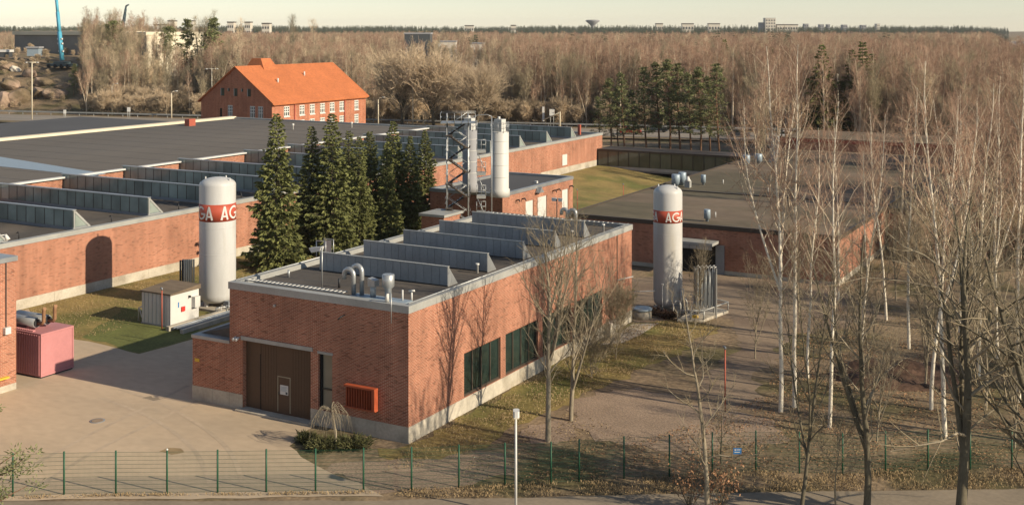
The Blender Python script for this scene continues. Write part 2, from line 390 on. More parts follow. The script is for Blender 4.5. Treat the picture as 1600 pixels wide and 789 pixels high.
# ------------------------------------------------------------------ terrain
def sstep(a, b, x):
    t = np.clip((np.asarray(x, float) - a) / (b - a), 0, 1); return t * t * (3 - 2 * t)
def wob(X, Y, s):
    return (np.sin(X * s + 1.3) * np.cos(Y * s * 0.83 + 0.4) + 0.5 * np.sin(X * s * 2.3 + Y * s * 1.7) + 0.3 * np.cos(Y * s * 4.1 - X * s * 3.3)) / 1.8
def road_d(r): return 289.0 - 0.291 * (r + 126.0)               # centre line of the highway
def terrain(X, Y):
    X = np.asarray(X, float); Y = np.asarray(Y, float)
    r = X * CA + Y * SA; d = -X * SA + Y * CA
    dd = np.maximum(d, 1.0); c = CX + F * r / dd
    beyond = d - road_d(r)
    hill = 13.0 * (1 - sstep(110, 430, c)) * sstep(14, 62, beyond) * (1 - sstep(430, 620, d)) * (d > 0)
    hill = hill * (1 + 0.10 * wob(X, Y, 0.11)) + 1.1 * wob(X, Y, 0.23) * np.clip(hill / 8, 0, 1)
    z = hill + 11.0 * sstep(1300, 2700, d) * (1 - sstep(1500, 1590, c)) + 10 * sstep(2700, 3300, d) * sstep(1500, 1590, c)
    z = z - 12.0 * sstep(1545, 1585, c) * sstep(450, 900, d) * (1 - sstep(2600, 2750, d))
    z = z - 2.3 * np.exp(-((X + 53) / 15) ** 2 - ((Y - 160) / 20) ** 2)
    far = sstep(70, 120, d)
    z = z + 4.0 * wob(X, Y, 0.006) * sstep(900, 1500, d)
    z = z + 0.25 * wob(X, Y, 0.09) * sstep(10, 60, X + 10) * far
    return z
def tz(X, Y): return float(terrain(X, Y))

ds = np.concatenate([np.linspace(-80, 30, 12), np.linspace(36, 130, 60), np.geomspace(133, 3900, 135)])
ss = np.linspace(-1.35, 1.35, 260)
DG, SG = np.meshgrid(ds, ss, indexing='ij'); RG = SG * (np.maximum(DG, 0) + 70)
XG = RG * CA - DG * SA; YG = RG * SA + DG * CA; ZG = terrain(XG, YG)
nr, nc = XG.shape; idx = np.arange(nr * nc).reshape(nr, nc)
quads = np.stack([idx[:-1, :-1], idx[:-1, 1:], idx[1:, 1:], idx[1:, :-1]], -1).reshape(-1, 4)
g = bpy.data.objects.new('ground', fast_mesh('ground', np.stack([XG, YG, ZG], -1).reshape(-1, 3), quads, [M['ground']], smooth=True))
COL.objects.link(g); struct(g)

def jag(poly, step=0.7, amp=0.12, seed=1):
    """subdivide a polygon outline and make it slightly uneven, as a worn edge is"""
    rr = random.Random(seed); out = []
    n = len(poly)
    for i in range(n):
        a = Vector(poly[i]); b = Vector(poly[(i + 1) % n]); L = (b - a).length; k = max(1, int(L / step))
        nrm = Vector((-(b - a).y, (b - a).x)).normalized() if L > 0 else Vector((0, 0)); w = 0.0
        for j in range(k):
            w = w * 0.6 + rr.uniform(-amp, amp); q = a.lerp(b, j / k) + (nrm * w if j else Vector((0, 0))); out.append((q.x, q.y))
    return out
def sheet(name, poly, m, z, amp=0.0, step=0.7, seed=1):
    if amp > 0: poly = jag(poly, step, amp, seed)
    from mathutils.geometry import tessellate_polygon
    V3 = [Vector((p[0], p[1], 0)) for p in poly]; tris = []
    for t in tessellate_polygon([V3]):
        a_, b_, c_ = (V3[k] for k in t); tris.append(tuple(t) if (b_ - a_).cross(c_ - a_).z > 0 else tuple(t)[::-1])
    me = fast_mesh(name, [(p[0], p[1], z) for p in poly], tris, [M[m]])
    o = bpy.data.objects.new(name, me); COL.objects.link(o); return struct(o)
PX = lambda *pts: [P(*p) for p in pts]

sheet('lawn', [(-78.4, 30), (-50.6, 30), (-50.6, 112), (-78.4, 112)], 'grass', 0.012)
sheet('turf_patch', PX((128, 527), (196, 480), (330, 500), (300, 526), (217, 551)), 'grass_green', 0.018, 0.25, 0.8, 3)
sheet('yard', [P(-500, 786), P(600, 776), P(560, 754), P(512, 737), P(470, 714), P(452, 697), P(478, 674), (-41.2, 52.02), (-50.45, 52.02),
               (-50.45, 66.5), P(299, 531), P(217, 553.5), P(170, 541), P(118, 531), P(70, 520), (-78.0, 62.5), (-78.0, 20)], 'yard', 0.030, 0.10, 0.9, 5)
sheet('verge', PX((640, 694), (988, 505), (1062, 497), (1128, 512), (1080, 545), (985, 585), (905, 622), (850, 645), (770, 690), (700, 722), (620, 722), (590, 700)), 'grass', 0.012, 0.5, 0.8, 9)
sheet('gravel_bed', PX((498, 738), (540, 722), (640, 716), (760, 706), (812, 722), (815, 744), (740, 757), (640, 764), (570, 762)), 'gravel', 0.018, 0.45, 0.5, 11)
sheet('gravel_ring', PX((812, 682), (826, 664), (868, 656), (900, 664), (905, 682), (870, 694), (830, 694)), 'gravel', 0.022, 0.3, 0.4, 12)
sheet('gravel_path', PX((884, 640), (930, 612), (1000, 604), (1090, 632), (1210, 668), (1230, 692), (1120, 704), (990, 696), (930, 690), (900, 668)), 'gravel', 0.016, 0.6, 0.6, 13)
sheet('dirt_track', PX((990, 505), (987, 436), (1025, 428), (1290, 437), (1345, 462), (1400, 500), (1250, 520), (1200, 575), (1185, 640), (1120, 640), (1085, 612), (1125, 575), (1150, 530), (1140, 498), (1060, 500)), 'track', 0.008, 0.6, 0.7, 14)
sheet('concrete_path', PX((935, 540), (988, 507), (1030, 505), (1000, 524), (972, 536)), 'concrete', 0.024, 0.05, 0.8, 15)
sheet('sand_patch', PX((249, 706), (262, 700), (282, 701), (288, 707), (268, 711)), 'drygrass', 0.036, 0.12, 0.3, 21)
sheet('damp_patch', PX((222, 622), (236, 619), (252, 624), (240, 627)), 'asphalt', 0.036, 0.1, 0.3, 22)
M['tyre_mark'] = mat('tyre_marked_asphalt', (0.42, 0.33, 0.235), 0.93, 0.12, 0.4, 0.08, 2.5)
for k, (pts_, w_) in enumerate(((((20, 745), (120, 690), (220, 640), (300, 600)), 0.28), (((60, 760), (150, 705), (250, 655), (330, 615)), 0.28), (((330, 760), (300, 700), (230, 650), (150, 620)), 0.25), (((380, 755), (350, 695), (270, 640), (180, 606)), 0.25))):
    c_ = [Vector(P(*q)) for q in pts_]; fine = []
    for i in range(len(c_) - 1):
        p0, p1, p2, p3 = c_[max(i - 1, 0)], c_[i], c_[i + 1], c_[min(i + 2, len(c_) - 1)]
        for j in range(8):
            t_ = j / 8; fine.append(0.5 * ((2 * p1) + (p2 - p0) * t_ + (2 * p0 - 5 * p1 + 4 * p2 - p3) * t_ ** 2 + (3 * p1 - p0 - 3 * p2 + p3) * t_ ** 3))
    L_, R_ = [], []
    for i in range(len(fine)):
        tg = (fine[min(i + 1, len(fine) - 1)] - fine[max(i - 1, 0)]).normalized(); nv_ = Vector((-tg.y, tg.x)) * w_ / 2; L_.append(tuple(fine[i] + nv_)); R_.append(tuple(fine[i] - nv_))
    sheet('tyre_mark', L_ + R_[::-1], 'tyre_mark', 0.033 + 0.0008 * k)
# the front road runs along the bottom of the picture
r0, r1 = P(-500, 789), P(2300, 766)
sheet('road', [P(-500, 785), P(560, 783), P(640, 781), P(800, 779), P(1000, 773), P(1300, 768), P(1700, 763), P(2400, 758),
               RD(60, 35), RD(-40, 35)], 'asphalt', 0.034, 0.06, 0.8, 17)
# highway in front of the wood
def ribbon(name, m, o0, o1, z, rr=(-330, 330), n=90):
    r = np.linspace(rr[0], rr[1], n); V = []
    for k in range(n):
        for o in (o0, o1):
            X, Y = RD(r[k], road_d(r[k]) + o); V.append((X, Y, z + max(0.0, tz(X, Y) * 0)))
    Fq = [(2 * k, 2 * k + 2, 2 * k + 3, 2 * k + 1) for k in range(n - 1)]
    o = bpy.data.objects.new(name, fast_mesh(name, V, Fq, [M[m]])); COL.objects.link(o); return struct(o)
ribbon('highway', 'hwy', -8.5, 8.5, 0.32)
ribbon('highway_verge', 'ground', -12.5, 12.5, 0.28)
ribbon('highway_markings', 'white', -0.1, 0.1, 0.34)
# sloping lawn by the glass passage follows the terrain
gx = np.linspace(-78.3, -47.5, 40); gy = np.linspace(112, 170, 60); A_, B_ = np.meshgrid(gx, gy, indexing='ij'); Z_ = terrain(A_, B_) + 0.06 + 0.5 * sstep(-66, -78, A_) * sstep(120, 165, B_)
ii = np.arange(A_.size).reshape(A_.shape)
q = np.stack([ii[:-1, :-1], ii[1:, :-1], ii[1:, 1:], ii[:-1, 1:]], -1).reshape(-1, 4)
o = bpy.data.objects.new('sloping_lawn', fast_mesh('sloping_lawn', np.stack([A_, B_, Z_], -1).reshape(-1, 3), q, [M['grass']], smooth=True)); COL.objects.link(o); struct(o)
MATS['lawn_grass'].node_tree  # same dry turf as the other lawns
o = bpy.data.objects.new('sea', fast_mesh('sea', [(*at(1480, 900), -7.0), (*at(2300, 900), -7.0), (*at(2300, 2780), -7.0), (*at(1480, 2780), -7.0)], [(0, 1, 2, 3)], [M['sea']])); COL.objects.link(o); struct(o)

# ------------------------------------------------------------------ the workshop in front
X0, X1, Y0, Y1, ZT = -47.6, -35.1, 52.0, 81.9, 7.3
wk = thing('brick_workshop', 'red brick workshop with five zinc roof lights and a big brown door', 'building', (-41.35, 66.9, 0))
mb = MB()
DOOR = (-46.6, -41.65, 0.1, 4.05); SLIT = (-41.12, -40.15, 0.9, 4.0)
wall_y(mb, Y0, X0, X1, 0.0, 6.95, [DOOR, SLIT], 0.35)
WINS = [(57.66, 61.9, 0.9, 3.42), (62.52, 66.75, 0.9, 3.42), (67.4, 71.55, 0.9, 3.42), (72.15, 76.58, 0.9, 3.42)]
wall_x(mb, X1, Y0, Y1, 0.0, 6.95, WINS, 0.2)
mb.face([(X1, Y1, 0), (X0, Y1, 0), (X0, Y1, 6.95), (X1, Y1, 6.95)]); mb.face([(X0, Y1, 0), (X0, Y0, 0), (X0, Y0, 6.95), (X0, Y1, 6.95)])
mb.build('wall', 'brick', wk)
# lower wing on the left, flush with the front
mb = MB(); mb.box(-50.5, X0 - 0.004, Y0 + 0.004, 60.5, 0.0, 3.7); mb.build('annex_wall', 'brick', wk)
MB().box(-50.56, X0 - 0.002, Y0 - 0.05, 60.56, 3.7, 3.88).build('annex_coping', 'coping', wk)
MB().extrude([(-50.3, 3.885), (X0 - 0.01, 3.885), (X0 - 0.01, 4.55)], 'y', Y0 + 0.5, 60.3).build('annex_roof', 'felt', wk)
# plinth of concrete panels
def plinth_y(root, y, xs, h, t=0.02, out=-1):
    for a, b in zip(xs, xs[1:]):
        MB().box(a + 0.008, b - 0.008, min(y, y + out * t), max(y, y + out * t), -0.6, h).build('plinth_panel', 'concrete', root)
def plinth_x(root, x, ys, h, t=0.02, out=1):
    for a, b in zip(ys, ys[1:]):
        MB().box(min(x, x + out * t), max(x, x + out * t), a + 0.008, b - 0.008, -0.6, h).build('plinth_panel', 'concrete', root)
plinth_y(wk, Y0, [-50.52, -48.9, -47.6, -46.6], 0.88); plinth_y(wk, Y0, [-41.65, -39.4, -37.2, -35.1], 0.88)
plinth_x(wk, X1, [51.98] + [54.98 + 2.99 * k for k in range(9)] + [81.9], 0.88)
# copings and roof
MB().box(X0 - 0.06, X1 + 0.06, Y0 - 0.06, Y0 + 0.45, 6.9, 7.3).build('coping', 'coping', wk)
MB().box(X1 - 0.42, X1 + 0.06, Y0 + 0.453, Y1 + 0.06, 6.9, 7.3).build('coping', 'coping', wk)
MB().box(X0 - 0.06, X0 + 0.42, Y0 + 0.453, Y1 + 0.06, 6.9, 7.3).build('coping', 'coping', wk)
MB().box(X0 + 0.423, X1 - 0.423, Y1 - 0.4, Y1 + 0.06, 6.9, 7.3).build('coping', 'coping', wk)
MB().tube((X1 - 0.2, Y0 + 0.3, 7.36), (X1 - 0.2, Y1 - 0.2, 7.36), 0.035).build('lightning_rail', 'galv', wk)
MB().tube((X0 + 0.2, Y0 + 0.3, 7.36), (X0 + 0.2, Y1 - 0.2, 7.36), 0.035).build('lightning_rail', 'galv', wk)
rf = MB().box(X0 + 0.4, X1 - 0.4, Y0 + 0.44, Y1 - 0.38, 6.6, 7.02).build('roof', 'felt', wk)
for yy in np.arange(53.6, 81, 1.9): MB().box(X0 + 0.45, X1 - 0.45, yy, yy + 0.05, 7.02, 7.028).build('felt_seam', 'felt_dark', rf)
# zinc roof lights: upright sheet front, sloping back
for k in range(5):
    y = 58.05 + 4.58 * k; xl, xr = -45.8, -36.45
    sk = MB().extrude([(y + 0.03, 7.02), (y + 1.12, 7.02), (y + 0.12, 8.16), (y + 0.03, 8.16)], 'x', xl, xr).build('roof_light', 'galv', wk)
    MB().box(xl - 0.03, xr + 0.03, y - 0.03, y + 0.17, 8.16, 8.2).build('ridge_cap', 'coping', sk)
    n = 17; w = (xr - xl) / n; me = boxmesh('zinc_panel', w - 0.022, 0.025, 1.06, 'galv_dull')
    for q in range(n): part_at(me, 'zinc_panel', sk, (xl + w * (q + 0.5), y + 0.012, 7.09))
    MB().box(xl, xr, y - 0.006, y + 0.03, 7.02, 7.088).build('sill_flashing', 'dark', sk)
# brown sliding door with a wicket door
MB().box(-46.72, -41.5, Y0 - 0.05, Y0 + 0.2, 4.05, 4.27).build('door_lintel', 'coping', wk)
MB().box(-46.8, -41.45, Y0 - 0.45, Y0 + 0.34, 0.0, 0.13).build('door_sill', 'concrete', wk)
dr = MB().box(-45.42, -41.66, Y0 + 0.24, Y0 + 0.30, 0.12, 4.045).build('sliding_door', 'brown', wk)
MB().box(-46.59, -45.50, Y0 + 0.30, Y0 + 0.34, 0.12, 4.045).build('side_panel', 'brown', wk)
MB().box(-45.52, -45.42, Y0 + 0.26, Y0 + 0.335, 0.12, 3.3).build('door_gap', 'black', wk)
me = boxmesh('door_rib', 0.02, 0.012, 3.85, 'brown')
for q in range(18):
    x = -45.3 + q * 0.2
    if not (-44.25 < x < -43.25): part_at(me, 'door_rib', dr, (x, Y0 + 0.234, 0.15))
for (a, b, c, d) in ((-44.22, -44.16, 0.25, 2.27), (-43.33, -43.27, 0.25, 2.27), (-44.16, -43.33, 2.21, 2.27)):
    MB().box(a, b, Y0 + 0.225, Y0 + 0.239, c, d).build('wicket_frame', 'blind', dr)
no = MB().box(-44.02, -43.44, Y0 + 0.222, Y0 + 0.239, 1.25, 1.78).build('notice', 'white', dr)
for k in range(4): MB().box(-43.98, -43.52 - 0.05 * (k % 2), Y0 + 0.216, Y0 + 0.221, 1.66 - k * 0.07, 1.69 - k * 0.07).build('print_line', 'bluevent', no)
MB().box(-43.62, -43.48, Y0 + 0.216, Y0 + 0.221, 1.29, 1.42).build('print_mark', 'cardark', no)
MB().tube((-44.1, Y0 + 0.2, 1.2), (-44.1, Y0 + 0.2, 1.38), 0.02, n=6).build('handle', 'dark', dr)
# slit window with blind
wi = MB().box(-41.12, -40.15, Y0 + 0.28, Y0 + 0.33, 0.9, 4.0).build('slit_window', 'blind', wk)
MB().box(-41.12, -40.98, Y0 + 0.16, Y0 + 0.279, 0.9, 4.0).build('window_frame', 'black', wi)
MB().box(-40.97, -40.15, Y0 + 0.2, Y0 + 0.279, 1.98, 2.06).build('transom', 'frame', wi)
MB().box(-41.16, -40.1, Y0 - 0.04, Y0 + 0.16, 4.0, 4.14).build('window_lintel', 'coping', wk)
# orange louvre box
lv = MB().box(-39.0, -37.1, Y0 - 0.06, Y0 - 0.004, 1.5, 2.66).build('louvre_box', 'black', wk)
MB().box(-39.05, -37.02, Y0 - 0.42, Y0 - 0.06, 2.6, 2.7).build('louvre_top', 'orange', lv)
MB().box(-39.05, -37.02, Y0 - 0.36, Y0 - 0.06, 1.46, 1.52).build('louvre_bottom', 'orange', lv)
me = boxmesh('louvre_fin', 0.035, 0.22, 1.08, 'orange')
for q in range(11): part_at(me, 'louvre_fin', lv, (-38.96 + q * 0.17, Y0 - 0.2, 1.52))
MB().box(-37.22, -37.03, Y0 - 0.4, Y0 - 0.06, 1.52, 2.6).build('louvre_side', 'orange', lv)
# small fittings on the front wall
MB().box(-50.3, -49.95, Y0 - 0.03, Y0 + 0.002, 2.32, 2.5).build('yellow_sign', 'yellow', wk)
for dx in (0, 0.22): MB().tube((-47.1 + dx, Y0 - 0.02, 4.15), (-47.1 + dx, Y0 - 0.28, 4.05), 0.06, 0.09).build('floodlight', 'white', wk)
MB().path([(-39.3, Y0 - 0.02, 6.35), (-39.3, Y0 - 0.35, 6.3), (-39.45, Y0 - 0.4, 6.15)], 0.045).build('wall_lamp', 'dark', wk)
MB().tube((-44.2, Y0 - 0.1, 6.3), (-44.2, Y0, 6.3), 0.08).build('vent_cap', 'galv', wk)
# tall windows in the sunny side
for (a, b, c, d) in WINS:
    x = X1 - 0.14
    wn_ = MB().box(x - 0.10, x - 0.05, a, b, c, d).build('window', 'black', wk)
    MB().box(x - 0.045, x + 0.07, a, b, c, c + 0.13).build('bottom_frame', 'frame', wn_); MB().box(x - 0.045, x + 0.05, a, b, d - 0.07, d).build('top_frame', 'frame', wn_)
    n = 4; w = (b - a - 0.1) / n; pm = boxmesh('pane', 0.02, w - 0.04, d - c - 0.2, 'glass'); mm = boxmesh('mullion', 0.1, 0.09, d - c - 0.2, 'frame')
    for q in range(n):
        part_at(pm, 'pane', wn_, (x - 0.02, a + 0.05 + w * (q + 0.5), c + 0.13))
    for q in range(n + 1): part_at(mm, 'mullion', wn_, (x + 0.0, a + 0.05 + w * q, c + 0.13))
# roof plant
tray = MB().box(-39.7, -36.0, 52.75, 53.75, 7.02, 7.16).build('plant_deck', 'bluevent', wk)
def gooseneck(x, y, h, r, drop, m='galv', root=wk, z=7.02, dx=-1.0, dy=0.0, w=0.75):
    pts = [(x, y, z), (x, y, z + h)]
    for k in range(1, 9):
        a = math.pi * k / 8; pts.append((x + dx * w / 2 * (1 - math.cos(a)), y + dy * w / 2 * (1 - math.cos(a)), z + h + math.sin(a) * w / 2))
    pts.append((x + dx * w, y + dy * w, z + h - drop)); return MB().path(pts, r, 12).build('gooseneck_pipe', m, root)
gooseneck(-39.65, 53.3, 1.2, 0.135, 0.25, w=0.66); gooseneck(-39.2, 53.45, 1.42, 0.13, 0.25, w=0.66)
MB().tube((-38.4, 53.4, 7.02), (-38.4, 53.4, 7.9), 0.17).build('flue_pipe', 'galv', wk)
MB().extrude([(-38.62, 7.75), (-38.14, 7.75), (-38.14, 8.1), (-38.62, 8.2)], 'y', 53.18, 53.62).build('flue_hood', 'galv', wk)
MB().lathe(-37.35, 53.35, [(0.19, 7.02), (0.19, 7.72), (0.34, 7.86), (0.34, 8.5), (0.3, 8.52)], 20).build('exhaust_cowl', 'galv', wk)
MB().tube((-36.5, 53.5, 7.02), (-36.5, 53.5, 7.72), 0.05, n=8).build('vent_stub', 'white', wk)
MB().tube((-36.1, 53.8, 7.02), (-36.1, 53.8, 7.6), 0.05, n=8).build('vent_stub', 'white', wk)
MB().tube((-36.28, 53.8, 7.62), (-35.92, 53.8, 7.68), 0.05, n=8).build('vent_head', 'white', wk)
MB().path([(-36.1, 51.85, 6.3), (-36.1, 51.85, 7.9), (-36.35, 52.0, 7.86), (-36.6, 52.2, 7.8)], 0.03, 6).build('lamp_bracket', 'galv', wk)
MB().tube((-36.6, 52.2, 7.78), (-36.66, 52.25, 7.35), 0.07, 0.12).build('bracket_lamp', 'white', wk)
MB().tube((-42.5, 54.1, 7.02), (-42.5, 54.1, 9.5), 0.035, n=6).build('mast', 'galv', wk)
MB().extrude([(-43.4, 9.3), (-42.5, 9.45), (-42.6, 9.2), (-43.2, 9.05)], 'y', 54.0, 54.3).build('mast_panel', 'white', wk)
for (x, y, h) in ((-41.8, 54.8, 0.55), (-46.2, 55.6, 0.45), (-46.4, 60.0, 0.4)): MB().tube((x, y, 7.02), (x, y, 7.02 + h), 0.07, n=8).build('roof_pipe', 'dark' if h > 0.5 else 'galv', wk)
for (ya, yb) in ((52.62, 52.66), (53.05, 53.09)): MB().box(-47.0, -39.9, ya, yb, 7.31, 7.37).build('ladder_rail', 'galv', wk)
me = boxmesh('ladder_rung', 0.05, 0.4, 0.04, 'white')
for q in range(24): part_at(me, 'ladder_rung', wk, (-46.9 + q * 0.3, 52.855, 7.32))
for (ya, yb) in ((81.2, 81.24), (81.6, 81.64)): MB().box(-47.0, -36, ya, yb, 7.31, 7.37).build('ladder_rail', 'galv', wk)
for q in range(28): part_at(me, 'ladder_rung', wk, (-46.9 + q * 0.385, 81.42, 7.32))
for x in (-39.9, -39.2): gooseneck(x, 80.7, 0.95, 0.15, 0.2, w=0.5)
MB().tube((-40.9, 80.9, 7.02), (-40.9, 80.9, 9.0), 0.04, n=6).build('mast', 'dark', wk)
for dx in (-0.3, 0.25): MB().extrude([(-40.95 + dx, 8.75), (-40.65 + dx, 8.75), (-40.6 + dx, 9.0), (-41.0 + dx, 9.0)], 'y', 80.75, 80.9).build('floodlight', 'white', wk)
for (x, y) in ((-37.0, 75.6), (-36.9, 62.2), (-36.2, 79.2)): MB().lathe(x, y, [(0.07, 7.02), (0.07, 7.5), (0.12, 7.52), (0.12, 7.62)], 8).build('roof_vent', 'white', wk)
ld = MB().box(-47.75, -47.2, 61.0, 61.04, 7.3, 8.3).build('roof_ladder_hoop', 'galv', wk)
for (x, y) in ((-47.75, 60.2), (-47.0, 60.2), (-47.75, 61.0), (-47.0, 61.0)): MB().tube((x, y, 7.3), (x, y, 8.4), 0.03, n=6).build('guard_post', 'galv', wk)
for y in (60.2, 61.0): MB().box(-47.75, -47.0, y - 0.02, y + 0.02, 8.36, 8.4).build('guard_rail', 'galv', wk)
# pipes sticking out of the far end of the sunny wall and concrete end block
MB().tube((X1, 79.2, 3.6), (X1 + 0.8, 80.3, 3.75), 0.04, n=6).build('wall_pipe', 'white', wk)
MB().tube((X1, 81.5, 2.3), (X1 + 1.7, 82.3, 2.4), 0.04, n=6).build('wall_pipe', 'white', wk)
MB().box(X1, X1 + 0.04, 79.1, 79.2, 0.0, 6.9).build('downpipe', 'frame', wk)
MB().box(X1 + 0.022, X1 + 0.5, 76.9, 78.0, 0.0, 0.95).build('wall_pier', 'concrete', wk)
# chimney stub and cabinet on the low wing
MB().box(-48.9, -48.3, 57.2, 57.8, 4.0, 5.4).build('chimney_stub', 'brick', wk)
MB().box(-48.3, X0 - 0.01, 58.6, 59.9, 4.2, 5.7).build('roof_cabinet', 'brown', wk)

# ------------------------------------------------------------------ the long factory hall
hx = -78.5
ha = thing('factory_hall', 'long brick factory hall with rows of glazed roof lights', 'building', (hx, 90, 0))
mb = MB(); wall_x(mb, hx, 20, 171.3, 0, 5.1, [], 0.2)
mb.face([(hx, 171.3, 0), (-101, 171.3, 0), (-101, 171.3, 5.1), (hx, 171.3, 5.1)]); mb.face([(-101, 171.3, 0), (-101, 156, 0), (-101, 156, 5.1), (-101, 171.3, 5.1)]); mb.face([(-180, 20, 0), (hx, 20, 0), (hx, 20, 5.1), (-180, 20, 5.1)])
mb.face([(-101, 156, 0), (-180, 156, 0), (-180, 156, 5.1), (-101, 156, 5.1)]); mb.build('wall', 'brick', ha)
plinth_x(ha, hx, [20 + 5.04 * k for k in range(31)], 0.8)
plinth_x(ha, hx + 0.022, [150, 155, 160, 165, 171.3], 1.3)
MB().box(hx - 0.5, hx + 0.07, 20, 171.37, 5.04, 5.42).build('coping', 'coping', ha)
MB().box(-101, hx - 0.504, 170.9, 171.37, 5.04, 5.42).build('coping', 'coping', ha)
MB().box(-101.0, hx - 0.505, 20, 170.89, 4.6, 5.14).build('roof', 'felt', ha)
br = MB().box(-141.4, -100.7, 20, 155.6, 4.6, 6.28).build('raised_roof_wall', 'brick', ha)
MB().box(-141.5, -100.6, 19.9, 155.7, 6.285, 6.40).build('raised_roof', 'felt_brown', ha)
for q in range(27): part_at(boxmesh('felt_seam', 40.0, 0.07, 0.012, 'felt_dark'), 'felt_seam', ha, (-121.0, 22.0 + 5.0 * q, 6.4005))
MB().box(-100.95, -100.3, 20, 155.4, 6.401, 6.56).build('raised_coping', 'white', ha)
MB().box(-142.6, -141.2, 20, 155.9, 6.3, 6.75).build('raised_coping', 'pale', ha)
MB().box(-141.19, -100.2, 155.45, 156.0, 6.401, 6.62).build('raised_coping', 'coping', ha)
MB().box(-180, -142.62, 20, 155.9, 4.6, 5.3).build('low_roof', 'felt_dark', ha)
MB().prism([P(-40, 239, 6.41), P(-40, 256, 6.41), P(140, 275, 6.41), P(165, 272, 6.41)], 6.402, 6.43).build('blue_grey_strip', 'bluevent', ha)  # flat blue-grey strip laid on the raised roof
hq = P(297, 193, 6.8); MB().box(hq[0] - 0.5, hq[0] + 0.5, hq[1] - 0.7, hq[1] + 0.7, 6.4, 7.5).build('red_hatch', 'redpole', ha)
for (x, y) in ((-112, 150), (-118, 143), (-95, 72)): MB().lathe(x, y, [(0.12, 5.1), (0.12, 7.0), (0.2, 7.05), (0.2, 7.3)], 8).build('roof_vent', 'white', ha)
ROWS = [52.0, 60.2, 68.4, 76.7, 85.0, 93.2, 101.6, 112.8, 121.2, 129.6, 137.9, 146.2, 154.5, 162.7]
WP = 1.12
for ri, y in enumerate(ROWS):
    xl, xr = -100.9, -79.85
    sk = MB().extrude([(y + 0.05, 5.14), (y + 1.8, 5.14), (y + 1.8, 5.3), (y + 0.2, 6.78), (y + 0.05, 6.78)], 'x', xl, xr - 0.03).build('roof_light', 'galv_dull', ha)
    MB().box(xl - 0.1, xr + 0.06, y - 0.1, y + 0.28, 6.78, 6.87).build('ridge_cap', 'galv', sk)
    MB().box(xl, xr, y - 0.02, y + 0.045, 5.14, 5.38).build('curb', 'galv_dull', sk)
    n = int((xr - xl) / WP); w = (xr - xl) / n; pm = boxmesh('pane', w - 0.05, 0.02, 1.36, 'glass_sky'); bm_ = boxmesh('glazing_bar', 0.055, 0.06, 1.38, 'frame')
    for q in range(n):
        part_at(pm, 'pane', sk, (xl + w * (q + 0.5), y + 0.02, 5.4))
        if q: part_at(bm_, 'glazing_bar', sk, (xl + w * q, y + 0.02, 5.39))
    MB().extrude([(y + 0.2, 5.4), (y + 1.5, 5.4), (y + 0.26, 6.6)], 'x', xr - 0.029, xr - 0.01).build('end_pane', 'glass_sky', sk)
    mb = MB(); mb.box(xr - 0.029, xr + 0.03, y + 0.046, y + 0.16, 5.14, 6.78)
    mb.extrude([(y + 1.55, 5.3), (y + 1.8, 5.3), (y + 0.2, 6.78), (y + 0.161, 6.6)], 'x', xr - 0.029, xr + 0.03); mb.extrude([(y + 0.161, 5.14), (y + 1.8, 5.14), (y + 1.8, 5.299), (y + 0.161, 5.299)], 'x', xr - 0.029, xr + 0.03)
    mb.build('end_frame', 'coping', sk)
for k, y in enumerate((63.5, 73.0, 81.0, 89.5)): MB().path([(-80.4, y, 5.1), (-80.4, y, 5.55), (-80.5, y, 5.7), (-80.65, y, 5.6)], 0.05, 6).build('roof_pipe', 'dark', ha)
MB().path([(-79.4, 59.8, 5.4), (-79.4, 59.8, 6.0), (-78.3, 60.6, 6.1)], 0.04, 6).build('lamp_bracket', 'galv', ha)
MB().tube((-78.3, 60.6, 6.12), (-78.1, 60.7, 5.7), 0.1, 0.2).build('bracket_lamp', 'white', ha)
MB().box(hx + 0.002, hx + 0.05, 157.0, 158.6, 1.6, 3.2).build('wall_hatch', 'white', ha)
MB().box(-80.3, -79.9, 166.0, 166.4, 5.4, 7.0).build('chimney_stub', 'redpole', ha)

# brick block at the left edge
lb = thing('brick_wing', 'tall brick wall end cut off by the left edge beside the pink container', 'building', (-61.4, 44, 0))
mb = MB(); mb.box(-72, -61.4, 25, 48.3, 0.0, 7.85); mb.build('wall', 'brick', lb)
plinth_x(lb, -61.4, [25, 30, 35, 40, 44.2, 48.3], 0.42)
MB().box(-72.05, -61.33, 25, 48.36, 7.85, 8.14).build('coping', 'galv', lb)
MB().box(-61.40, -61.34, 47.52, 47.58, 3.9, 7.85).build('cable', 'dark', lb)
MB().box(-61.39, -61.15, 47.35, 47.75, 3.55, 3.95).build('junction_box', 'white', lb)
MB().box(-61.39, -61.3, 46.4, 46.9, 1.6, 2.6).build('red_sign', 'redsign', lb)
MB().box(-61.39, -61.1, 46.0, 47.6, 0.9, 1.0).build('yellow_rail', 'yellow', lb)

# ------------------------------------------------------------------ block with the silos
sb = thing('silo_house', 'low brick block with pale doors carrying two white silos', 'building', (-64.5, 115, 0))
mb = MB(); DO = [(112.2, 114.0, 0.3, 3.3), (115.0, 117.2, 0.3, 3.4), (121.0, 122.6, 1.0, 3.5)]
wall_x(mb, -60.5, 107.1, 123.8, -1.5, 4.45, DO, 0.15); wall_y(mb, 107.1, -69.5, -60.5, -1.5, 4.45, [], 0.2)
mb.face([(-60.5, 123.8, -1.5), (-69.5, 123.8, -1.5), (-69.5, 123.8, 4.45), (-60.5, 123.8, 4.45)]); mb.face([(-69.5, 123.8, -1.5), (-69.5, 107.1, -1.5), (-69.5, 107.1, 4.45), (-69.5, 123.8, 4.45)])
mb.build('wall', 'brick', sb)
for (a, b, c, d) in DO: MB().box(-60.66, -60.6, a, b, c, d).build('door', 'white', sb)
MB().box(-69.2, -60.85, 107.4, 123.5, 4.0, 4.5).build('roof', 'felt_dark', sb)
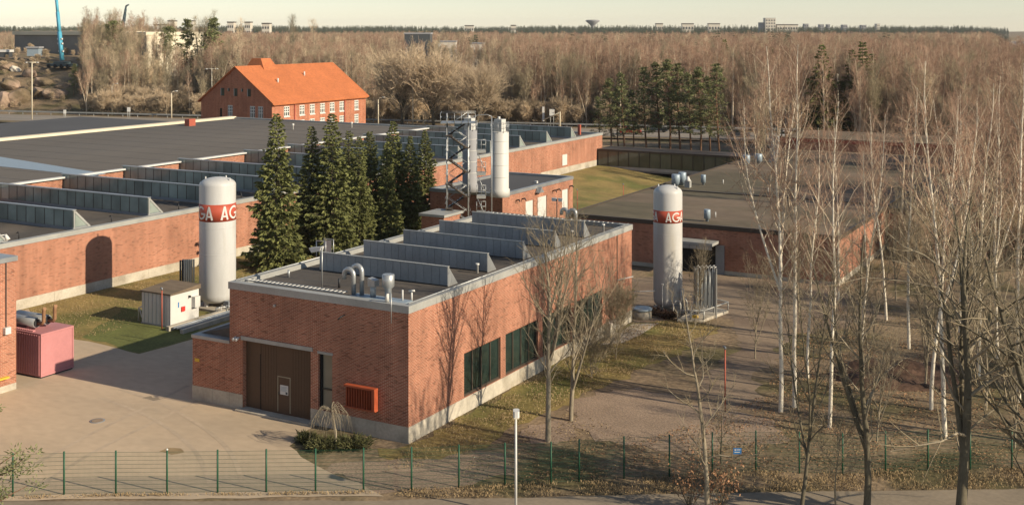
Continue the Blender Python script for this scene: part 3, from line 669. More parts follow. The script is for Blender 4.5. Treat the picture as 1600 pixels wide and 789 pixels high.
for bx_ in ((-69.56, -60.44, 107.04, 107.39, 4.43, 4.78), (-69.56, -60.44, 123.51, 123.86, 4.43, 4.78), (-60.84, -60.44, 107.393, 123.507, 4.43, 4.78), (-69.56, -69.21, 107.393, 123.507, 4.43, 4.78)):
    MB().box(*bx_).build('coping', 'galv', sb)
for y in (110.0, 111.3, 118.6, 119.6, 122.9): MB().path([(-60.5, y, 3.7), (-60.1, y, 3.8), (-60.0, y, 3.6)], 0.08, 6).build('wall_lamp', 'dark', sb)
MB().extrude([(114.3, 4.0), (115.4, 4.0), (114.8, 4.6)], 'x', -60.45, -59.9).build('vent_hood', 'galv', sb)
MB().box(-62.5, -62.2, 118, 118.3, 4.5, 4.75).build('roof_vent', 'white', sb)
lq = at(690, 117.0); MB().box(lq[0] - 1.6, lq[0] + 1.0, lq[1] - 1.2, lq[1] + 2.0, -0.5, 3.5).build('low_shed', 'brick', sb); MB().box(lq[0] - 1.8, lq[0] + 1.2, lq[1] - 1.4, lq[1] + 2.2, 3.5, 3.75).build('low_shed_roof', 'coping', sb)
def silo(name, label, x, y, z0, z1, r, pm='silo'):
    t = thing(name, label, 'silo', (x, y, z0), 'silos on the brick block')
    MB().lathe(x, y, [(r * 1.12, z0), (r * 1.12, z0 + 0.75), (r, z0 + 0.85), (r, z1 - 0.1), (r * 0.9, z1)], 28).build('shell', pm, t)
    MB().box(x - 0.45, x + 0.45, y - 0.45, y + 0.45, z1, z1 + 1.25).build('filter_box', 'silo', t)
    MB().tube((x - 0.1, y, z1 + 1.25), (x - 0.1, y, z1 + 1.5), 0.14, n=8).build('filter_cap', 'white', t)
    for k in range(10):
        a = k * math.pi / 5; MB().tube((x + r * math.cos(a), y + r * math.sin(a), z1 - 0.1), (x + r * math.cos(a), y + r * math.sin(a), z1 + 0.95), 0.025, n=5).build('rail_post', 'galv', t)
    for zz in (0.5, 0.95):
        pts = [(x + r * math.cos(k * math.pi / 8), y + r * math.sin(k * math.pi / 8), z1 + zz) for k in range(17)]; MB().path(pts, 0.022, 5).build('guard_rail', 'galv', t)
    for zz in np.linspace(z0 + 2.0, z1 - 1, 4): MB().lathe(x, y, [(r + 0.004, zz), (r + 0.012, zz + 0.03), (r + 0.004, zz + 0.06)], 28).build('weld_band', 'silo', t)
sx, sy = at(781, 121.0); silo('silo', 'sunlit white silo on the brick block, right of the stair tower', sx, sy, 4.78, zat(205.5, 121), 0.92)
sx2, sy2 = at(734, 124.5); silo('silo', 'shaded silo half hidden behind the steel stair tower', sx2, sy2, 4.78, zat(203, 124.5), 0.78, 'aptgrey')  # grey shell colour carries the shade of the stair tower
# steel stair tower
stx, sty = at(714, 119.0)
st = thing('stair_tower', 'open steel stair tower zigzagging up beside the silos', 'stairs', (stx, sty, 0))
cr = lambda r_, d_: (stx + r_ * CA - d_ * SA, sty + r_ * SA + d_ * CA)        # local camera-parallel frame
top = zat(192, 119)
for (r_, d_) in ((-1.0, -0.7), (1.15, -0.7), (-1.0, 0.9), (1.15, 0.9)):
    a = cr(r_, d_); MB().tube((a[0], a[1], 0), (a[0], a[1], top + (1.0 if d_ < 0 else 0)), 0.06, n=6).build('column', 'galv', st)
nf = 5; fh = (top - 0.3) / nf
for k in range(nf):
    z0 = 0.3 + k * fh
    for half in range(2):
        za = z0 + half * fh / 2; zb = za + fh / 2; dl = -0.45 if half == 0 else 0.55
        ra, rb = (1.0, -0.8) if half == 0 else (-0.8, 1.0)
        for t in range(7):
            f_ = (t + 0.5) / 7; rr_ = ra + (rb - ra) * f_; z = za + (zb - za) * f_
            c1 = [cr(rr_ - 0.13, dl - 0.4), cr(rr_ + 0.13, dl - 0.4), cr(rr_ + 0.13, dl + 0.4), cr(rr_ - 0.13, dl + 0.4)]
            MB().prism(c1, z, z + 0.06).build('tread', 'galv_dull', st)
        for dd_ in (dl - 0.42, dl + 0.42):
            p0 = cr(ra, dd_); p1 = cr(rb, dd_)
            MB().tube((*p0, za), (*p1, zb), 0.1, n=4).build('stringer', 'frame', st)
            MB().tube((*p0, za + 1.0), (*p1, zb + 1.0), 0.025, n=4).build('handrail', 'galv', st)
        c1 = [cr(rb - 0.35, -0.95), cr(rb + 0.35, -0.95), cr(rb + 0.35, 1.0), cr(rb - 0.35, 1.0)]
        MB().prism(c1, zb - 0.05, zb + 0.03).build('landing', 'frame', st)
        for h_ in (0.5, 1.0):
            e = rb + (0.35 if rb > 0 else -0.35); p0, p1 = cr(e, -0.95), cr(e, 1.0); MB().tube((*p0, zb + h_), (*p1, zb + h_), 0.025, n=4).build('handrail', 'galv', st)
c1 = [cr(-1.6, -1.2), cr(1.9, -1.2), cr(1.9, 1.2), cr(-1.6, 1.2)]; MB().prism(c1, top, top + 0.08).build('top_platform', 'galv_dull', st)
for (a, b) in (((-1.6, -1.2), (1.9, -1.2)), ((-1.6, -1.2), (-1.6, 1.2)), ((-1.6, 1.2), (1.9, 1.2))):
    for h_ in (0.55, 1.05): MB().tube((*cr(*a), top + h_), (*cr(*b), top + h_), 0.03, n=4).build('handrail', 'galv', st)
for r_ in np.linspace(-1.6, 1.9, 6): MB().tube((*cr(r_, -1.2), top), (*cr(r_, -1.2), top + 1.05), 0.03, n=4).build('rail_post', 'galv', st)
# ladder gantry with small platforms between silo and tower
gx_, gy_ = at(752, 118.5)
gt = thing('ladder_gantry', 'narrow steel ladder with caged platforms between silo and stair tower', 'ladder', (gx_, gy_, 0))
cg = lambda r_, d_: (gx_ + r_ * CA - d_ * SA, gy_ + r_ * SA + d_ * CA)
for r_ in (1.05, ): MB().tube((*cg(r_, -0.4), 0), (*cg(r_, -0.4), zat(182, 118.5)), 0.06, n=6).build('mast', 'galv', gt)
MB().path([(*cg(1.05, -0.4), zat(182, 118.5)), (*cg(0.6, -0.4), zat(179, 118.5)), (*cg(-0.4, -0.4), zat(180, 118.5)), (*cg(-0.9, -0.4), zat(184, 118.5))], 0.04, 6).build('davit_arm', 'galv', gt)
for yy in (234, 269, 305, 330):
    z = zat(yy, 118.5)
    MB().prism([cg(-0.45, -0.5), cg(0.45, -0.5), cg(0.45, 0.5), cg(-0.45, 0.5)], z - 0.28, z).build('platform', 'coping', gt)
    for r_ in (-0.45, 0.0, 0.45): MB().tube((*cg(r_, -0.48), z), (*cg(r_, -0.48), z + 1.05), 0.03, n=4).build('rail_post', 'galv', gt)
    for h_ in (0.55, 1.05): MB().tube((*cg(-0.45, -0.48), z + h_), (*cg(0.45, -0.48), z + h_), 0.03, n=4).build('guard_rail', 'galv', gt)
    MB().tube((*cg(-0.4, -0.45), z - 0.2), (*cg(0.5, -0.45), z - 2.2), 0.04, n=4).build('brace', 'galv', gt)

# ------------------------------------------------------------------ low brick building on the right with its glazed passage
ZR = 4.2
rb_ = thing('low_brick_building', 'low brick building with a brown mossy flat roof behind the second tank', 'building', (-37, 125, 0))
mb = MB()
mb.face([(-50.1, 101.5, -3), (-24.4, 101.5, -3), (-24.4, 101.5, ZR), (-50.1, 101.5, ZR)]); mb.face([(-24.4, 101.5, -3), (-24.4, 152, -3), (-24.4, 152, ZR), (-24.4, 101.5, ZR)])
mb.face([(-50.1, 172, -3), (-50.1, 101.5, -3), (-50.1, 101.5, ZR), (-50.1, 172, ZR)]); mb.build('wall', 'brick', rb_)
plinth_y(rb_, 101.5, [-50.1 + 4.283 * k for k in range(7)], 0.35); plinth_x(rb_, -24.4, [101.5, 108, 115, 122, 130, 140, 152], 0.5)
MB().box(-50.0, -24.5, 101.6, 172, 3.8, 4.24).build('roof', 'felt_moss', rb_)
MB().box(-50.2, -24.3, 101.4, 101.599, 3.95, 4.34).build('fascia', 'frame', rb_); MB().box(-50.2, -50.001, 101.6, 172, 3.95, 4.34).build('fascia', 'frame', rb_); MB().box(-24.499, -24.3, 101.6, 152, 3.95, 4.34).build('fascia', 'frame', rb_)
MB().box(-49.9, -24.6, 121.8, 122.1, 4.241, 4.36).build('roof_kerb', 'frame', rb_)
cano = MB().box(-38.6, -35.0, 99.6, 101.4, 2.75, 3.0).build('canopy', 'coping', rb_)
MB().box(-38.5, -35.3, 101.38, 101.47, 0.0, 2.7).build('dark_doorway', 'black', rb_); MB().box(-35.3, -34.5, 101.36, 101.46, 0.0, 2.6).build('door', 'galv_dull', rb_)
for k in range(5): part_at(boxmesh('canopy_glass', 0.66, 0.02, 0.3, 'galv'), 'canopy_glass', cano, (-38.2 + k * 0.7, 99.62, 2.42))
MB().box(-48.0, -44.5, 101.2, 101.45, -0.2, 0.25).build('step', 'concrete', rb_)
def drum(x, y, r, h, m='bluevent', z=4.24, name='roof_drum'):
    MB().lathe(x, y, [(r * 0.5, z), (r * 0.5, z + 0.25), (r, z + 0.26), (r, z + 0.26 + h), (r * 0.9, z + 0.3 + h)], 18).build(name, m, rb_)
for (px, py, r, h) in ((1056, 292, 0.48, 1.1), (1066, 290, 0.45, 1.2), (1099, 289, 0.28, 0.85), (1105, 346, 0.3, 0.8), (1166, 258, 0.5, 1.0), (1185, 256, 0.5, 1.0)):
    x, y = P(px, py, 4.24); drum(x, y, r, h)
x, y = P(1075, 293, 4.24); MB().box(x - 0.3, x + 0.3, y - 0.3, y + 0.3, 4.24, 4.95).build('vent_box', 'coping', rb_); MB().lathe(x, y, [(0.36, 4.951), (0.2, 5.2), (0.12, 5.45)], 12).build('vent_cowl', 'white', rb_)
x, y = P(1207, 254, 4.24); MB().extrude([(x - 0.4, 4.24), (x + 0.5, 4.24), (x + 0.9, 7.6), (x + 0.1, 7.9)], 'y', y - 0.4, y + 0.4).build('air_shaft', 'coping', rb_)
for (px, py) in ((1130, 288), (1118, 340), (1200, 300)):
    x, y = P(px, py, 4.24); MB().tube((x, y, 4.24), (x, y, 4.75), 0.06, n=6).build('roof_pipe', 'white', rb_)
# stepped blocks further back, mostly behind the birches
def block(x0, x1, y0, y1, z, label):
    t = thing('brick_block', label, 'building', ((x0 + x1) / 2, (y0 + y1) / 2, 0), 'stepped brick blocks behind the birches')
    MB().box(x0, x1, y0, y1, -2, z).build('wall', 'brick', t); MB().box(x0 - 0.15, x1 + 0.15, y0 - 0.15, y1 + 0.15, z, z + 0.45).build('fascia', 'redpole' if z > 4.8 else 'frame', t)
    MB().box(x0 - 0.1, x1 + 0.1, y0 - 0.1, y1 + 0.1, z + 0.451, z + 0.56).build('roof', 'felt_moss', t)
    for k in range(int((x1 - x0) / 3)):
        MB().box(x0 + 0.8 + 3 * k, x0 + 2.6 + 3 * k, y0 - 0.04, y0 + 0.01, 1.0, 2.6).build('window', 'glass', t)
block(-24.2, -17.6, 121, 139, 3.6, 'lower brick block with a sunlit end wall stepping back behind the birches')
block(-24.2, -11.5, 139.2, 152, 3.6, 'second stepped brick block with sunlit end wall behind the birches')
block(-49.8, -10.5, 172.2, 186, 5.4, 'far brick block with an ochre roof edge behind the birches')
# glazed passage
gp = thing('glazed_passage', 'long bronze glazed passage bridging from the hall to the low building', 'building', (-64, 171, 0))
GY = 169.3
MB().box(-78.4, -50.3, GY - 0.1, 174.5, 2.75, 3.05).build('roof', 'frame', gp); MB().box(-78.4, -50.3, GY - 0.05, 174.4, -0.25, 0.0).build('floor_beam', 'greywall', gp)
MB().box(-78.4, -50.3, 174.2, 174.35, 0.0, 2.75).build('back_wall', 'glass_brown', gp)
MB().box(-64.0, -50.3, GY + 0.6, 174.0, -4.0, -0.26).build('support_wall', 'greywall', gp)
n = 16; w = 28.1 / n; pm = boxmesh('pane', w - 0.06, 0.03, 2.72, 'glass_brown'); bm_ = boxmesh('glazing_bar', 0.07, 0.1, 2.74, 'frame')
for q in range(n):
    part_at(pm, 'pane', gp, (-78.4 + w * (q + 0.5), GY + 0.06, 0.01)); part_at(bm_, 'glazing_bar', gp, (-78.4 + w * q + 0.02, GY + 0.02, 0.0))
MB().box(-78.4, -50.3, GY - 0.04, GY + 0.0, 0.0, 0.45).build('sill_band', 'coping', gp)

# ------------------------------------------------------------------ old school-like brick house with orange roof
oh = thing('orange_roofed_house', 'old brick house with a steep orange tiled roof and white windows', 'building', (-157.5, 189, 0))
HK = 0.8785; HZ = lambda z: CAMZ - (CAMZ - z) * HK
ox0, ox1, oy0, oy1, ze, zr = -189.5 * HK, -169.0 * HK, 197.8 * HK, 232.0 * HK, HZ(6.3), HZ(13.7); xm = (ox0 + ox1) / 2
mb = MB()
def on_gable(x):
    r_ = (x - CX) / F; k_ = 197.8 / (r_ * SA + CA); return k_ * (r_ * CA - SA)
GW = [(on_gable(a), on_gable(b), c, d) for a, b, c, d in ((356, 363.5, 2.4, 5.05), (390.5, 398.5, 2.4, 5.05), (403, 411, 2.4, 5.05), (343.5, 347, 2.2, 4.3), (346, 350.5, 7.1, 8.8), (366.5, 371, 7.1, 8.8), (387.5, 392, 7.1, 8.8), (357, 359, 8.1, 8.8), (378, 380, 8.1, 8.8))]
GW = [(a * HK, b * HK, HZ(c), HZ(d)) for a, b, c, d in GW]
wall_y(mb, oy0, ox0, ox1, -3, ze, [w_ for w_ in GW if w_[3] < ze], 0.15)
for (a, b) in ((ox0, ox1),):
    mb.face([(ox0, oy0, ze), (ox1, oy0, ze), (xm, oy0, zr - 0.15)])
RW = []
for px, wd in ((448, 1.5), (472, 1.4), (488, 1.4), (504, 1.4), (519, 1.4), (534, 1.4), (557, 1.3)):
    rr_ = (px - CX) / F; k = ox1 / (rr_ * CA - SA); yv = k * (rr_ * SA + CA)
    RW.append((yv - wd * 0.55, yv + wd * 0.55, HZ(2.7), HZ(4.9))); RW.append((yv - wd * 0.55, yv + wd * 0.55, HZ(-0.6), HZ(1.6)))
wall_x(mb, ox1, oy0, oy1, -3, ze, RW, 0.15); mb.face([(ox1, oy1, -3), (ox0, oy1, -3), (ox0, oy1, ze), (xm, oy1, zr - 0.15), (ox1, oy1, ze)]); mb.face([(ox0, oy1, -3), (ox0, oy0, -3), (ox0, oy0, ze), (ox0, oy1, ze)])
mb.build('wall', 'brick_old', oh)
rfo = MB(); ov = 0.6; zz = ze - 0.45
rfo.face([(ox1 + ov, oy0 - 0.4, zz), (ox1 + ov, oy1 + 0.4, zz), (xm, oy1 + 0.4, zr), (xm, oy0 - 0.4, zr)]); rfo.face([(ox0 - ov, oy1 + 0.4, zz), (ox0 - ov, oy0 - 0.4, zz), (xm, oy0 - 0.4, zr), (xm, oy1 + 0.4, zr)])
rfo.face([(ox1 + ov, oy0 - 0.4, zz - 0.25), (xm, oy0 - 0.4, zr - 0.25), (xm, oy1 + 0.4, zr - 0.25), (ox1 + ov, oy1 + 0.4, zz - 0.25)]); rfo.face([(ox0 - ov, oy0 - 0.4, zz - 0.25), (ox0 - ov, oy1 + 0.4, zz - 0.25), (xm, oy1 + 0.4, zr - 0.25), (xm, oy0 - 0.4, zr - 0.25)])
for yy in (oy0 - 0.4, oy1 + 0.4):
    rfo.face([(ox1 + ov, yy, zz - 0.25), (ox1 + ov, yy, zz), (xm, yy, zr), (xm, yy, zr - 0.25)]); rfo.face([(ox0 - ov, yy, zz), (ox0 - ov, yy, zz - 0.25), (xm, yy, zr - 0.25), (xm, yy, zr)])
rfo.face([(ox1 + ov, oy0 - 0.4, zz - 0.25), (ox1 + ov, oy1 + 0.4, zz - 0.25), (ox1 + ov, oy1 + 0.4, zz), (ox1 + ov, oy0 - 0.4, zz)])
rfm = rfo.build('roof', 'tile', oh)
MB().box(ox1 + 0.001, ox1 + ov - 0.05, oy0, oy1, ze - 0.85, ze - 0.55).build('eaves_board', 'tile', oh)
cw = MB(); cyx = 208.0 * HK; z1_ = HZ(15.2); zb_ = zr - 1.4
cw.face([(xm + 1.6, cyx - 2.4, zb_), (xm + 1.6, cyx + 2.4, zb_), (xm - 0.3, cyx + 1.4, z1_), (xm - 0.3, cyx - 1.4, z1_)])
cw.face([(xm - 4.2, cyx - 2.4, zb_), (xm + 1.6, cyx - 2.4, zb_), (xm - 0.3, cyx - 1.4, z1_), (xm - 2.6, cyx - 1.4, z1_)]); cw.face([(xm + 1.6, cyx + 2.4, zb_), (xm - 4.2, cyx + 2.4, zb_), (xm - 2.6, cyx + 1.4, z1_), (xm - 0.3, cyx + 1.4, z1_)])
cw.face([(xm - 0.3, cyx - 1.4, z1_), (xm - 0.3, cyx + 1.4, z1_), (xm - 2.6, cyx + 1.4, z1_), (xm - 2.6, cyx - 1.4, z1_)]); cw.face([(xm - 4.2, cyx + 2.4, zb_), (xm - 4.2, cyx - 2.4, zb_), (xm - 2.6, cyx - 1.4, z1_), (xm - 2.6, cyx + 1.4, z1_)])
cw.build('cross_roof', 'tile', oh)
def house_window(axis, c0, c1, z0, z1, plane):
    s = 0.1
    if axis == 'y':
        wdo = MB().box(c0, c1, plane + s, plane + s + 0.04, z0, z1).build('window', 'glass', oh); w = c1 - c0
        if w > 1:
            for f_ in (0.02, 0.34, 0.66, 0.98): part_at(boxmesh('glazing_bar', 0.16, 0.06, z1 - z0, 'winwhite'), 'glazing_bar', wdo, (c0 + w * f_, plane + s - 0.05, z0))
            for f_ in (0.02, 0.45, 0.7, 0.96): part_at(boxmesh('cross_bar', w, 0.05, 0.14, 'winwhite'), 'cross_bar', wdo, ((c0 + c1) / 2, plane + s - 0.045, z0 + (z1 - z0) * f_ - 0.07))
        MB().box(c0 - 0.1, c1 + 0.1, plane - 0.1, plane + 0.05, z0 - 0.2, z0).build('sill', 'coping', wdo)
    else:
        wdo = MB().box(plane - s - 0.04, plane - s, c0, c1, z0, z1).build('window', 'glass', oh); w = c1 - c0
        for f_ in (0.02, 0.34, 0.66, 0.98): part_at(boxmesh('glazing_bar', 0.06, 0.19, z1 - z0, 'winwhite'), 'glazing_bar', wdo, (plane - s + 0.05, c0 + w * f_, z0))
        for f_ in (0.02, 0.45, 0.7, 0.96): part_at(boxmesh('cross_bar', 0.05, w, 0.16, 'winwhite'), 'cross_bar', wdo, (plane - s + 0.045, (c0 + c1) / 2, z0 + (z1 - z0) * f_ - 0.08))
        MB().box(plane - 0.05, plane + 0.1, c0 - 0.1, c1 + 0.1, z0 - 0.2, z0).build('sill', 'white', wdo)
for (a, b, c, d) in GW:
    if d < ze: house_window('y', a, b, c, d, oy0)
    else:
        MB().box(a, b, oy0 - 0.06, oy0 - 0.005, c, d).build('gable_window', 'glass', oh); MB().box(a - 0.15, a - 0.002, oy0 - 0.07, oy0 - 0.004, c, d).build('gable_frame', 'coping', oh)
for (a, b, c, d) in RW: house_window('x', a, b, c, d, ox1)
for yv in (205.3 * HK, 223.5 * HK): MB().tube((ox1 + 0.12, yv, -2), (ox1 + 0.12, yv, ze - 0.6), 0.14, n=6).build('downpipe', 'redpole', oh)
for (yv, f_) in ((205.8 * HK, 0.5), (217 * HK, 0.35)): MB().tube((xm + (ox1 - xm) * f_, yv, zr - (zr - ze) * f_ - 0.3), (xm + (ox1 - xm) * f_, yv, zr - (zr - ze) * f_ + 0.75), 0.16, n=6).build('roof_vent', 'white', oh)

# ------------------------------------------------------------------ gas tanks with lettering
def stroke_strip(pts, w, closed=False):
    out = []; n = len(pts)
    for i in range(n):
        a = Vector(pts[max(i - 1, 0)]); b = Vector(pts[min(i + 1, n - 1)]); t = (b - a).normalized(); nr_ = Vector((-t.y, t.x)) * w / 2; p = Vector(pts[i]); out.append((p + nr_, p - nr_))
    return out
def letter(ch, h):
    """list of strips (pairs of points) in metres, origin at the letter's lower left; returns strips, width"""
    w = 0.14 * h; L = []
    lin = lambda a, b, n=6: [(a[0] + (b[0] - a[0]) * k / n, a[1] + (b[1] - a[1]) * k / n) for k in range(n + 1)]
    if ch == 'A':
        W = 0.62 * h
        L += [stroke_strip(lin((w / 2, 0), (W / 2, h)), w), stroke_strip(lin((W - w / 2, 0), (W / 2, h)), w), stroke_strip(lin((W * 0.26, 0.26 * h), (W * 0.74, 0.26 * h)), w * 0.85)]
    else:
        R = h / 2 - w / 2; W = h * 0.92; c = (h / 2, h / 2)
        L += [stroke_strip([(c[0] + R * math.cos(a), c[1] + R * math.sin(a)) for a in np.linspace(math.radians(42), math.radians(352), 26)], w)]
        L += [stroke_strip(lin((c[0] + 0.02 * h, 0.44 * h), (c[0] + R + w / 2, 0.44 * h)), w)]
    return L, W
def gas_tank(label, x, y, r, ztop, zb0, zb1, ang0, group):
    t = thing('gas_tank', label, 'tank', (x, y, 0), group)
    prof = [(0.25 * r, 0.42), (0.75 * r, 0.5), (0.95 * r, 0.75), (r, 1.1), (r, ztop - 0.6)]
    for k in range(1, 8): a = k / 7 * math.pi / 2; prof.append((r * math.cos(a) * 0.995 + 0.005, ztop - 0.6 + 0.6 * math.sin(a)))
    MB().lathe(x, y, prof, 48).build('shell', 'tank', t)
    MB().lathe(x, y, [(r + 0.002, zb0), (r + 0.008, zb0), (r + 0.008, zb1), (r + 0.002, zb1)], 48).build('band', 'tankred', t)
    face = math.atan2(-y, -x); h = (zb1 - zb0) * 0.78; z0 = zb0 + (zb1 - zb0) * 0.11; gap = 0.07 * h
    for rep in range(3):
        a = face + math.radians(ang0) + rep * 2 * math.pi / 3
        for ch in 'AGA':
            strips, W = letter(ch, h); mb = MB()
            for si, sp in enumerate(strips):
                rr = r + 0.016 + 0.004 * si
                for (p, q_), (p2, q2) in zip(sp, sp[1:]):
                    mb.face([(x + rr * math.cos(a + v.x / r), y + rr * math.sin(a + v.x / r), z0 + v.y) for v in (q_, q2, p2, p)])
            mb.build('letter', 'letter', t); a += (W + gap) / r
    for zz in (ztop * 0.42, ztop * 0.62): MB().lathe(x, y, [(r + 0.001, zz), (r + 0.006, zz + 0.02), (r + 0.001, zz + 0.04)], 48).build('weld_seam', 'tank', t)
    for k in range(4):
        a = face + 0.6 + k * math.pi / 2; px, py = x + 0.72 * r * math.cos(a), y + 0.72 * r * math.sin(a); MB().box(px - 0.12, px + 0.12, py - 0.12, py + 0.12, 0.0, 0.8).build('leg', 'tank', t)
        if k < 3:
            px, py = x + 0.8 * r * math.cos(a + 0.35), y + 0.8 * r * math.sin(a + 0.35); MB().tube((px, py, ztop - 0.5), (px, py, ztop - 0.02), 0.1, 0.05, 8).build('lifting_lug', 'tank', t)
    a = face + 0.95; px, py = x + (r + 0.12) * math.cos(a), y + (r + 0.12) * math.sin(a)
    MB().tube((px, py, 0.2), (px, py, 1.9), 0.07, n=8).build('fill_pipe', 'white', t); a += 0.2; px, py = x + (r + 0.14) * math.cos(a), y + (r + 0.14) * math.sin(a); MB().tube((px, py, 0.2), (px, py, 1.9), 0.07, n=8).build('fill_pipe', 'white', t)
    a = face + 0.5; px, py = x + (r + 0.2) * math.cos(a), y + (r + 0.2) * math.sin(a); MB().box(px - 0.25, px + 0.25, py - 0.2, py + 0.2, 0.05, 0.75).build('valve_box', 'galv_dull', t)
    MB().box(x - r * 1.15, x + r * 1.15, y - r * 1.15, y + r * 1.15, 0.0, 0.2).build('footing', 'concrete', t)
    return t
T1 = at(340, 93.3); gas_tank('white gas tank with red lettered band beside the white equipment hut', T1[0], T1[1], 1.42, zat(276.5, 93.3), zat(343, 93.3), zat(316.5, 93.3), 9, 'lettered gas tanks')
T2 = at(1043.5, 91.8); gas_tank('stained white gas tank with red lettered band right of the workshop', T2[0], T2[1], 1.12, zat(289, 91.8), zat(346, 91.8), zat(327, 91.8), -9, 'lettered gas tanks')

# ------------------------------------------------------------------ white hut, evaporator and yard equipment
t = thing('equipment_hut', 'white sheet metal hut with mossy roof and a red box on its side', 'hut', (-65.4, 65.0, 0))
MB().box(-66.85, -63.95, 63.6, 66.5, 0.12, 2.4).build('wall', 'white', t); MB().box(-66.9, -63.9, 63.55, 66.55, 0.0, 0.12).build('skid', 'galv_dull', t)
MB().extrude([(63.5, 2.4), (66.6, 2.4), (66.6, 2.72), (63.5, 2.5)], 'x', -66.95, -63.85).build('roof', 'felt_moss', t)
for k in range(7): MB().box(-66.6 + 0.4 * k, -66.58 + 0.4 * k, 63.575, 63.6, 0.15, 2.38).build('seam', 'galv', t)
MB().box(-63.949, -63.85, 64.65, 65.0, 1.0, 1.35).build('red_box', 'redsign', t); MB().box(-63.949, -63.93, 64.35, 64.45, 1.35, 1.75).build('blue_label', 'blue', t)
MB().box(-63.949, -63.75, 65.4, 65.5, 1.9, 2.05).build('lamp', 'dark', t); MB().box(-63.949, -63.6, 65.75, 66.3, 1.1, 1.9).build('cabinet', 'white', t)
MB().path([(-67.5, 63.9, 0), (-67.5, 63.9, 1.05), (-67.2, 63.9, 1.15), (-66.86, 63.9, 1.15)], 0.05, 6).build('pipe_loop', 'white', t); MB().path([(-67.4, 63.9, 1.0), (-67.2, 63.9, 0.4), (-66.86, 63.9, 0.25)], 0.04, 6).build('pipe_loop', 'white', t)
ex, ey = at(290, 94.0)
t = thing('finned_evaporator', 'bundle of tall pale evaporator tubes behind the white hut', 'evaporator', (ex, ey, 0))
for k in range(6):
    x, y = ex + (-0.42 + 0.17 * k) * CA, ey + (-0.42 + 0.17 * k) * SA
    MB().tube((x, y, 0.3), (x, y, 3.55), 0.07, n=8).build('tube', 'dark' if k < 2 else 'pale', t); MB().tube((x + 0.1, y + 0.2, 0.3), (x + 0.1, y + 0.2, 3.6), 0.07, n=8).build('tube', 'pale', t)
MB().box(ex - 0.6, ex + 0.6, ey - 0.4, ey + 0.5, 0.0, 0.3).build('base', 'concrete', t)
t = thing('pipe_trench', 'low grey kerb with pipes running from the white hut towards the brick wing', 'kerb', (-63.0, 66.5, 0))
MB().box(-63.6, -63.3, 62.8, 72.5, 0.0, 0.35).build('kerb', 'concrete', t); MB().box(-62.2, -61.9, 62.8, 72.5, 0.0, 0.3).build('kerb', 'concrete', t)
for k, dx in enumerate((-63.1, -62.75, -62.4)): MB().tube((dx, 63, 0.25), (dx, 72.4, 0.25), 0.08, n=6).build('pipe', 'galv_dull', t)
for k in range(5): MB().box(-63.25, -62.25, 63.5 + 2 * k, 63.6 + 2 * k, 0.02, 0.16).build('support', 'dark', t)
t = thing('valve_stand', 'cluster of pipes and pale valves at the foot of the left tank', 'valves', (-63.0, 71.0, 0))
for k in range(5): MB().path([(-63.9 + 0.3 * k, 68.3 + 0.25 * k, 0.05), (-63.9 + 0.3 * k, 68.3 + 0.25 * k, 0.5 + 0.1 * (k % 3)), (-63.6 + 0.3 * k, 68.6 + 0.25 * k, 0.55)], 0.06, 6).build('pipe', 'white' if k % 2 else 'galv', t)
MB().box(-62.2, -61.6, 73.0, 73.6, 0, 1.7).build('cabinet', 'brown', t)
# pink generator container
t = thing('generator_container', 'pink steel generator container with two grey silencers on its roof', 'container', (-64, 51.7, 0))
MB().box(-67.6, -61.8, 50.4, 52.95, 0.12, 2.82).build('body', 'pink', t); MB().box(-67.6, -61.82, 50.44, 52.9, 0.0, 0.12).build('skid', 'dark', t)
for k in range(26): MB().box(-67.5 + 0.22 * k, -67.4 + 0.22 * k, 50.36, 50.4, 0.2, 2.72).build('rib', 'pink', t)
for bx_ in ((-61.8, -61.76, 50.4, 50.5, 0.12, 2.82), (-61.8, -61.76, 52.85, 52.95, 0.12, 2.82), (-61.8, -61.76, 50.501, 52.849, 2.7, 2.82), (-61.8, -61.76, 50.501, 52.849, 0.12, 0.26)): MB().box(*bx_).build('edge_frame', 'pink', t)
for yy in (51.1, 51.95):
    MB().tube((-65.8, yy, 3.25), (-63.0, yy, 3.25), 0.32, n=18).build('silencer', 'galv', t); MB().tube((-63.0, yy, 3.25), (-62.9, yy, 3.25), 0.24, n=14).build('silencer_end', 'dark', t)
    MB().path([(-62.9, yy, 3.25), (-62.5, yy, 3.25), (-62.35, yy, 3.4), (-62.35, yy, 4.1), (-62.25, yy, 4.25)], 0.12, 8).build('exhaust_pipe', 'dryleaf', t)
    for xx in (-65.4, -63.6): MB().box(xx - 0.05, xx + 0.05, yy - 0.25, yy + 0.25, 2.82, 3.0).build('saddle', 'pink', t)
for k in range(10): MB().box(-64.6 + 0.2 * k, -64.5 + 0.2 * k, 50.55, 50.75, 2.82, 2.9).build('vent_cap', 'pink', t)
# evaporator, railed pad and concrete well by the second tank
vx, vy = at(1102, 90.0)
t = thing('fin_evaporator', 'grey finned ambient evaporator frame right of the stained tank', 'evaporator', (vx, vy, 0))
for i in range(5):
    for j in range(2):
        x, y = vx + (-0.6 + 0.3 * i) * CA - (-0.3 + 0.6 * j) * SA, vy + (-0.6 + 0.3 * i) * SA + (-0.3 + 0.6 * j) * CA
        MB().tube((x, y, 0.7), (x, y, 3.7), 0.035, n=6).build('tube', 'galv', t); MB().box(x - 0.1, x + 0.1, y - 0.008, y + 0.008, 0.8, 3.5).build('fin', 'galv_dull', t); MB().box(x - 0.008, x + 0.008, y - 0.1, y + 0.1, 0.8, 3.5).build('fin', 'galv_dull', t)
        MB().path([(x, y, 3.7), (x + 0.05, y + 0.05, 3.85), (x + 0.15, y + 0.12, 3.85)], 0.05, 6).build('return_bend', 'white', t)
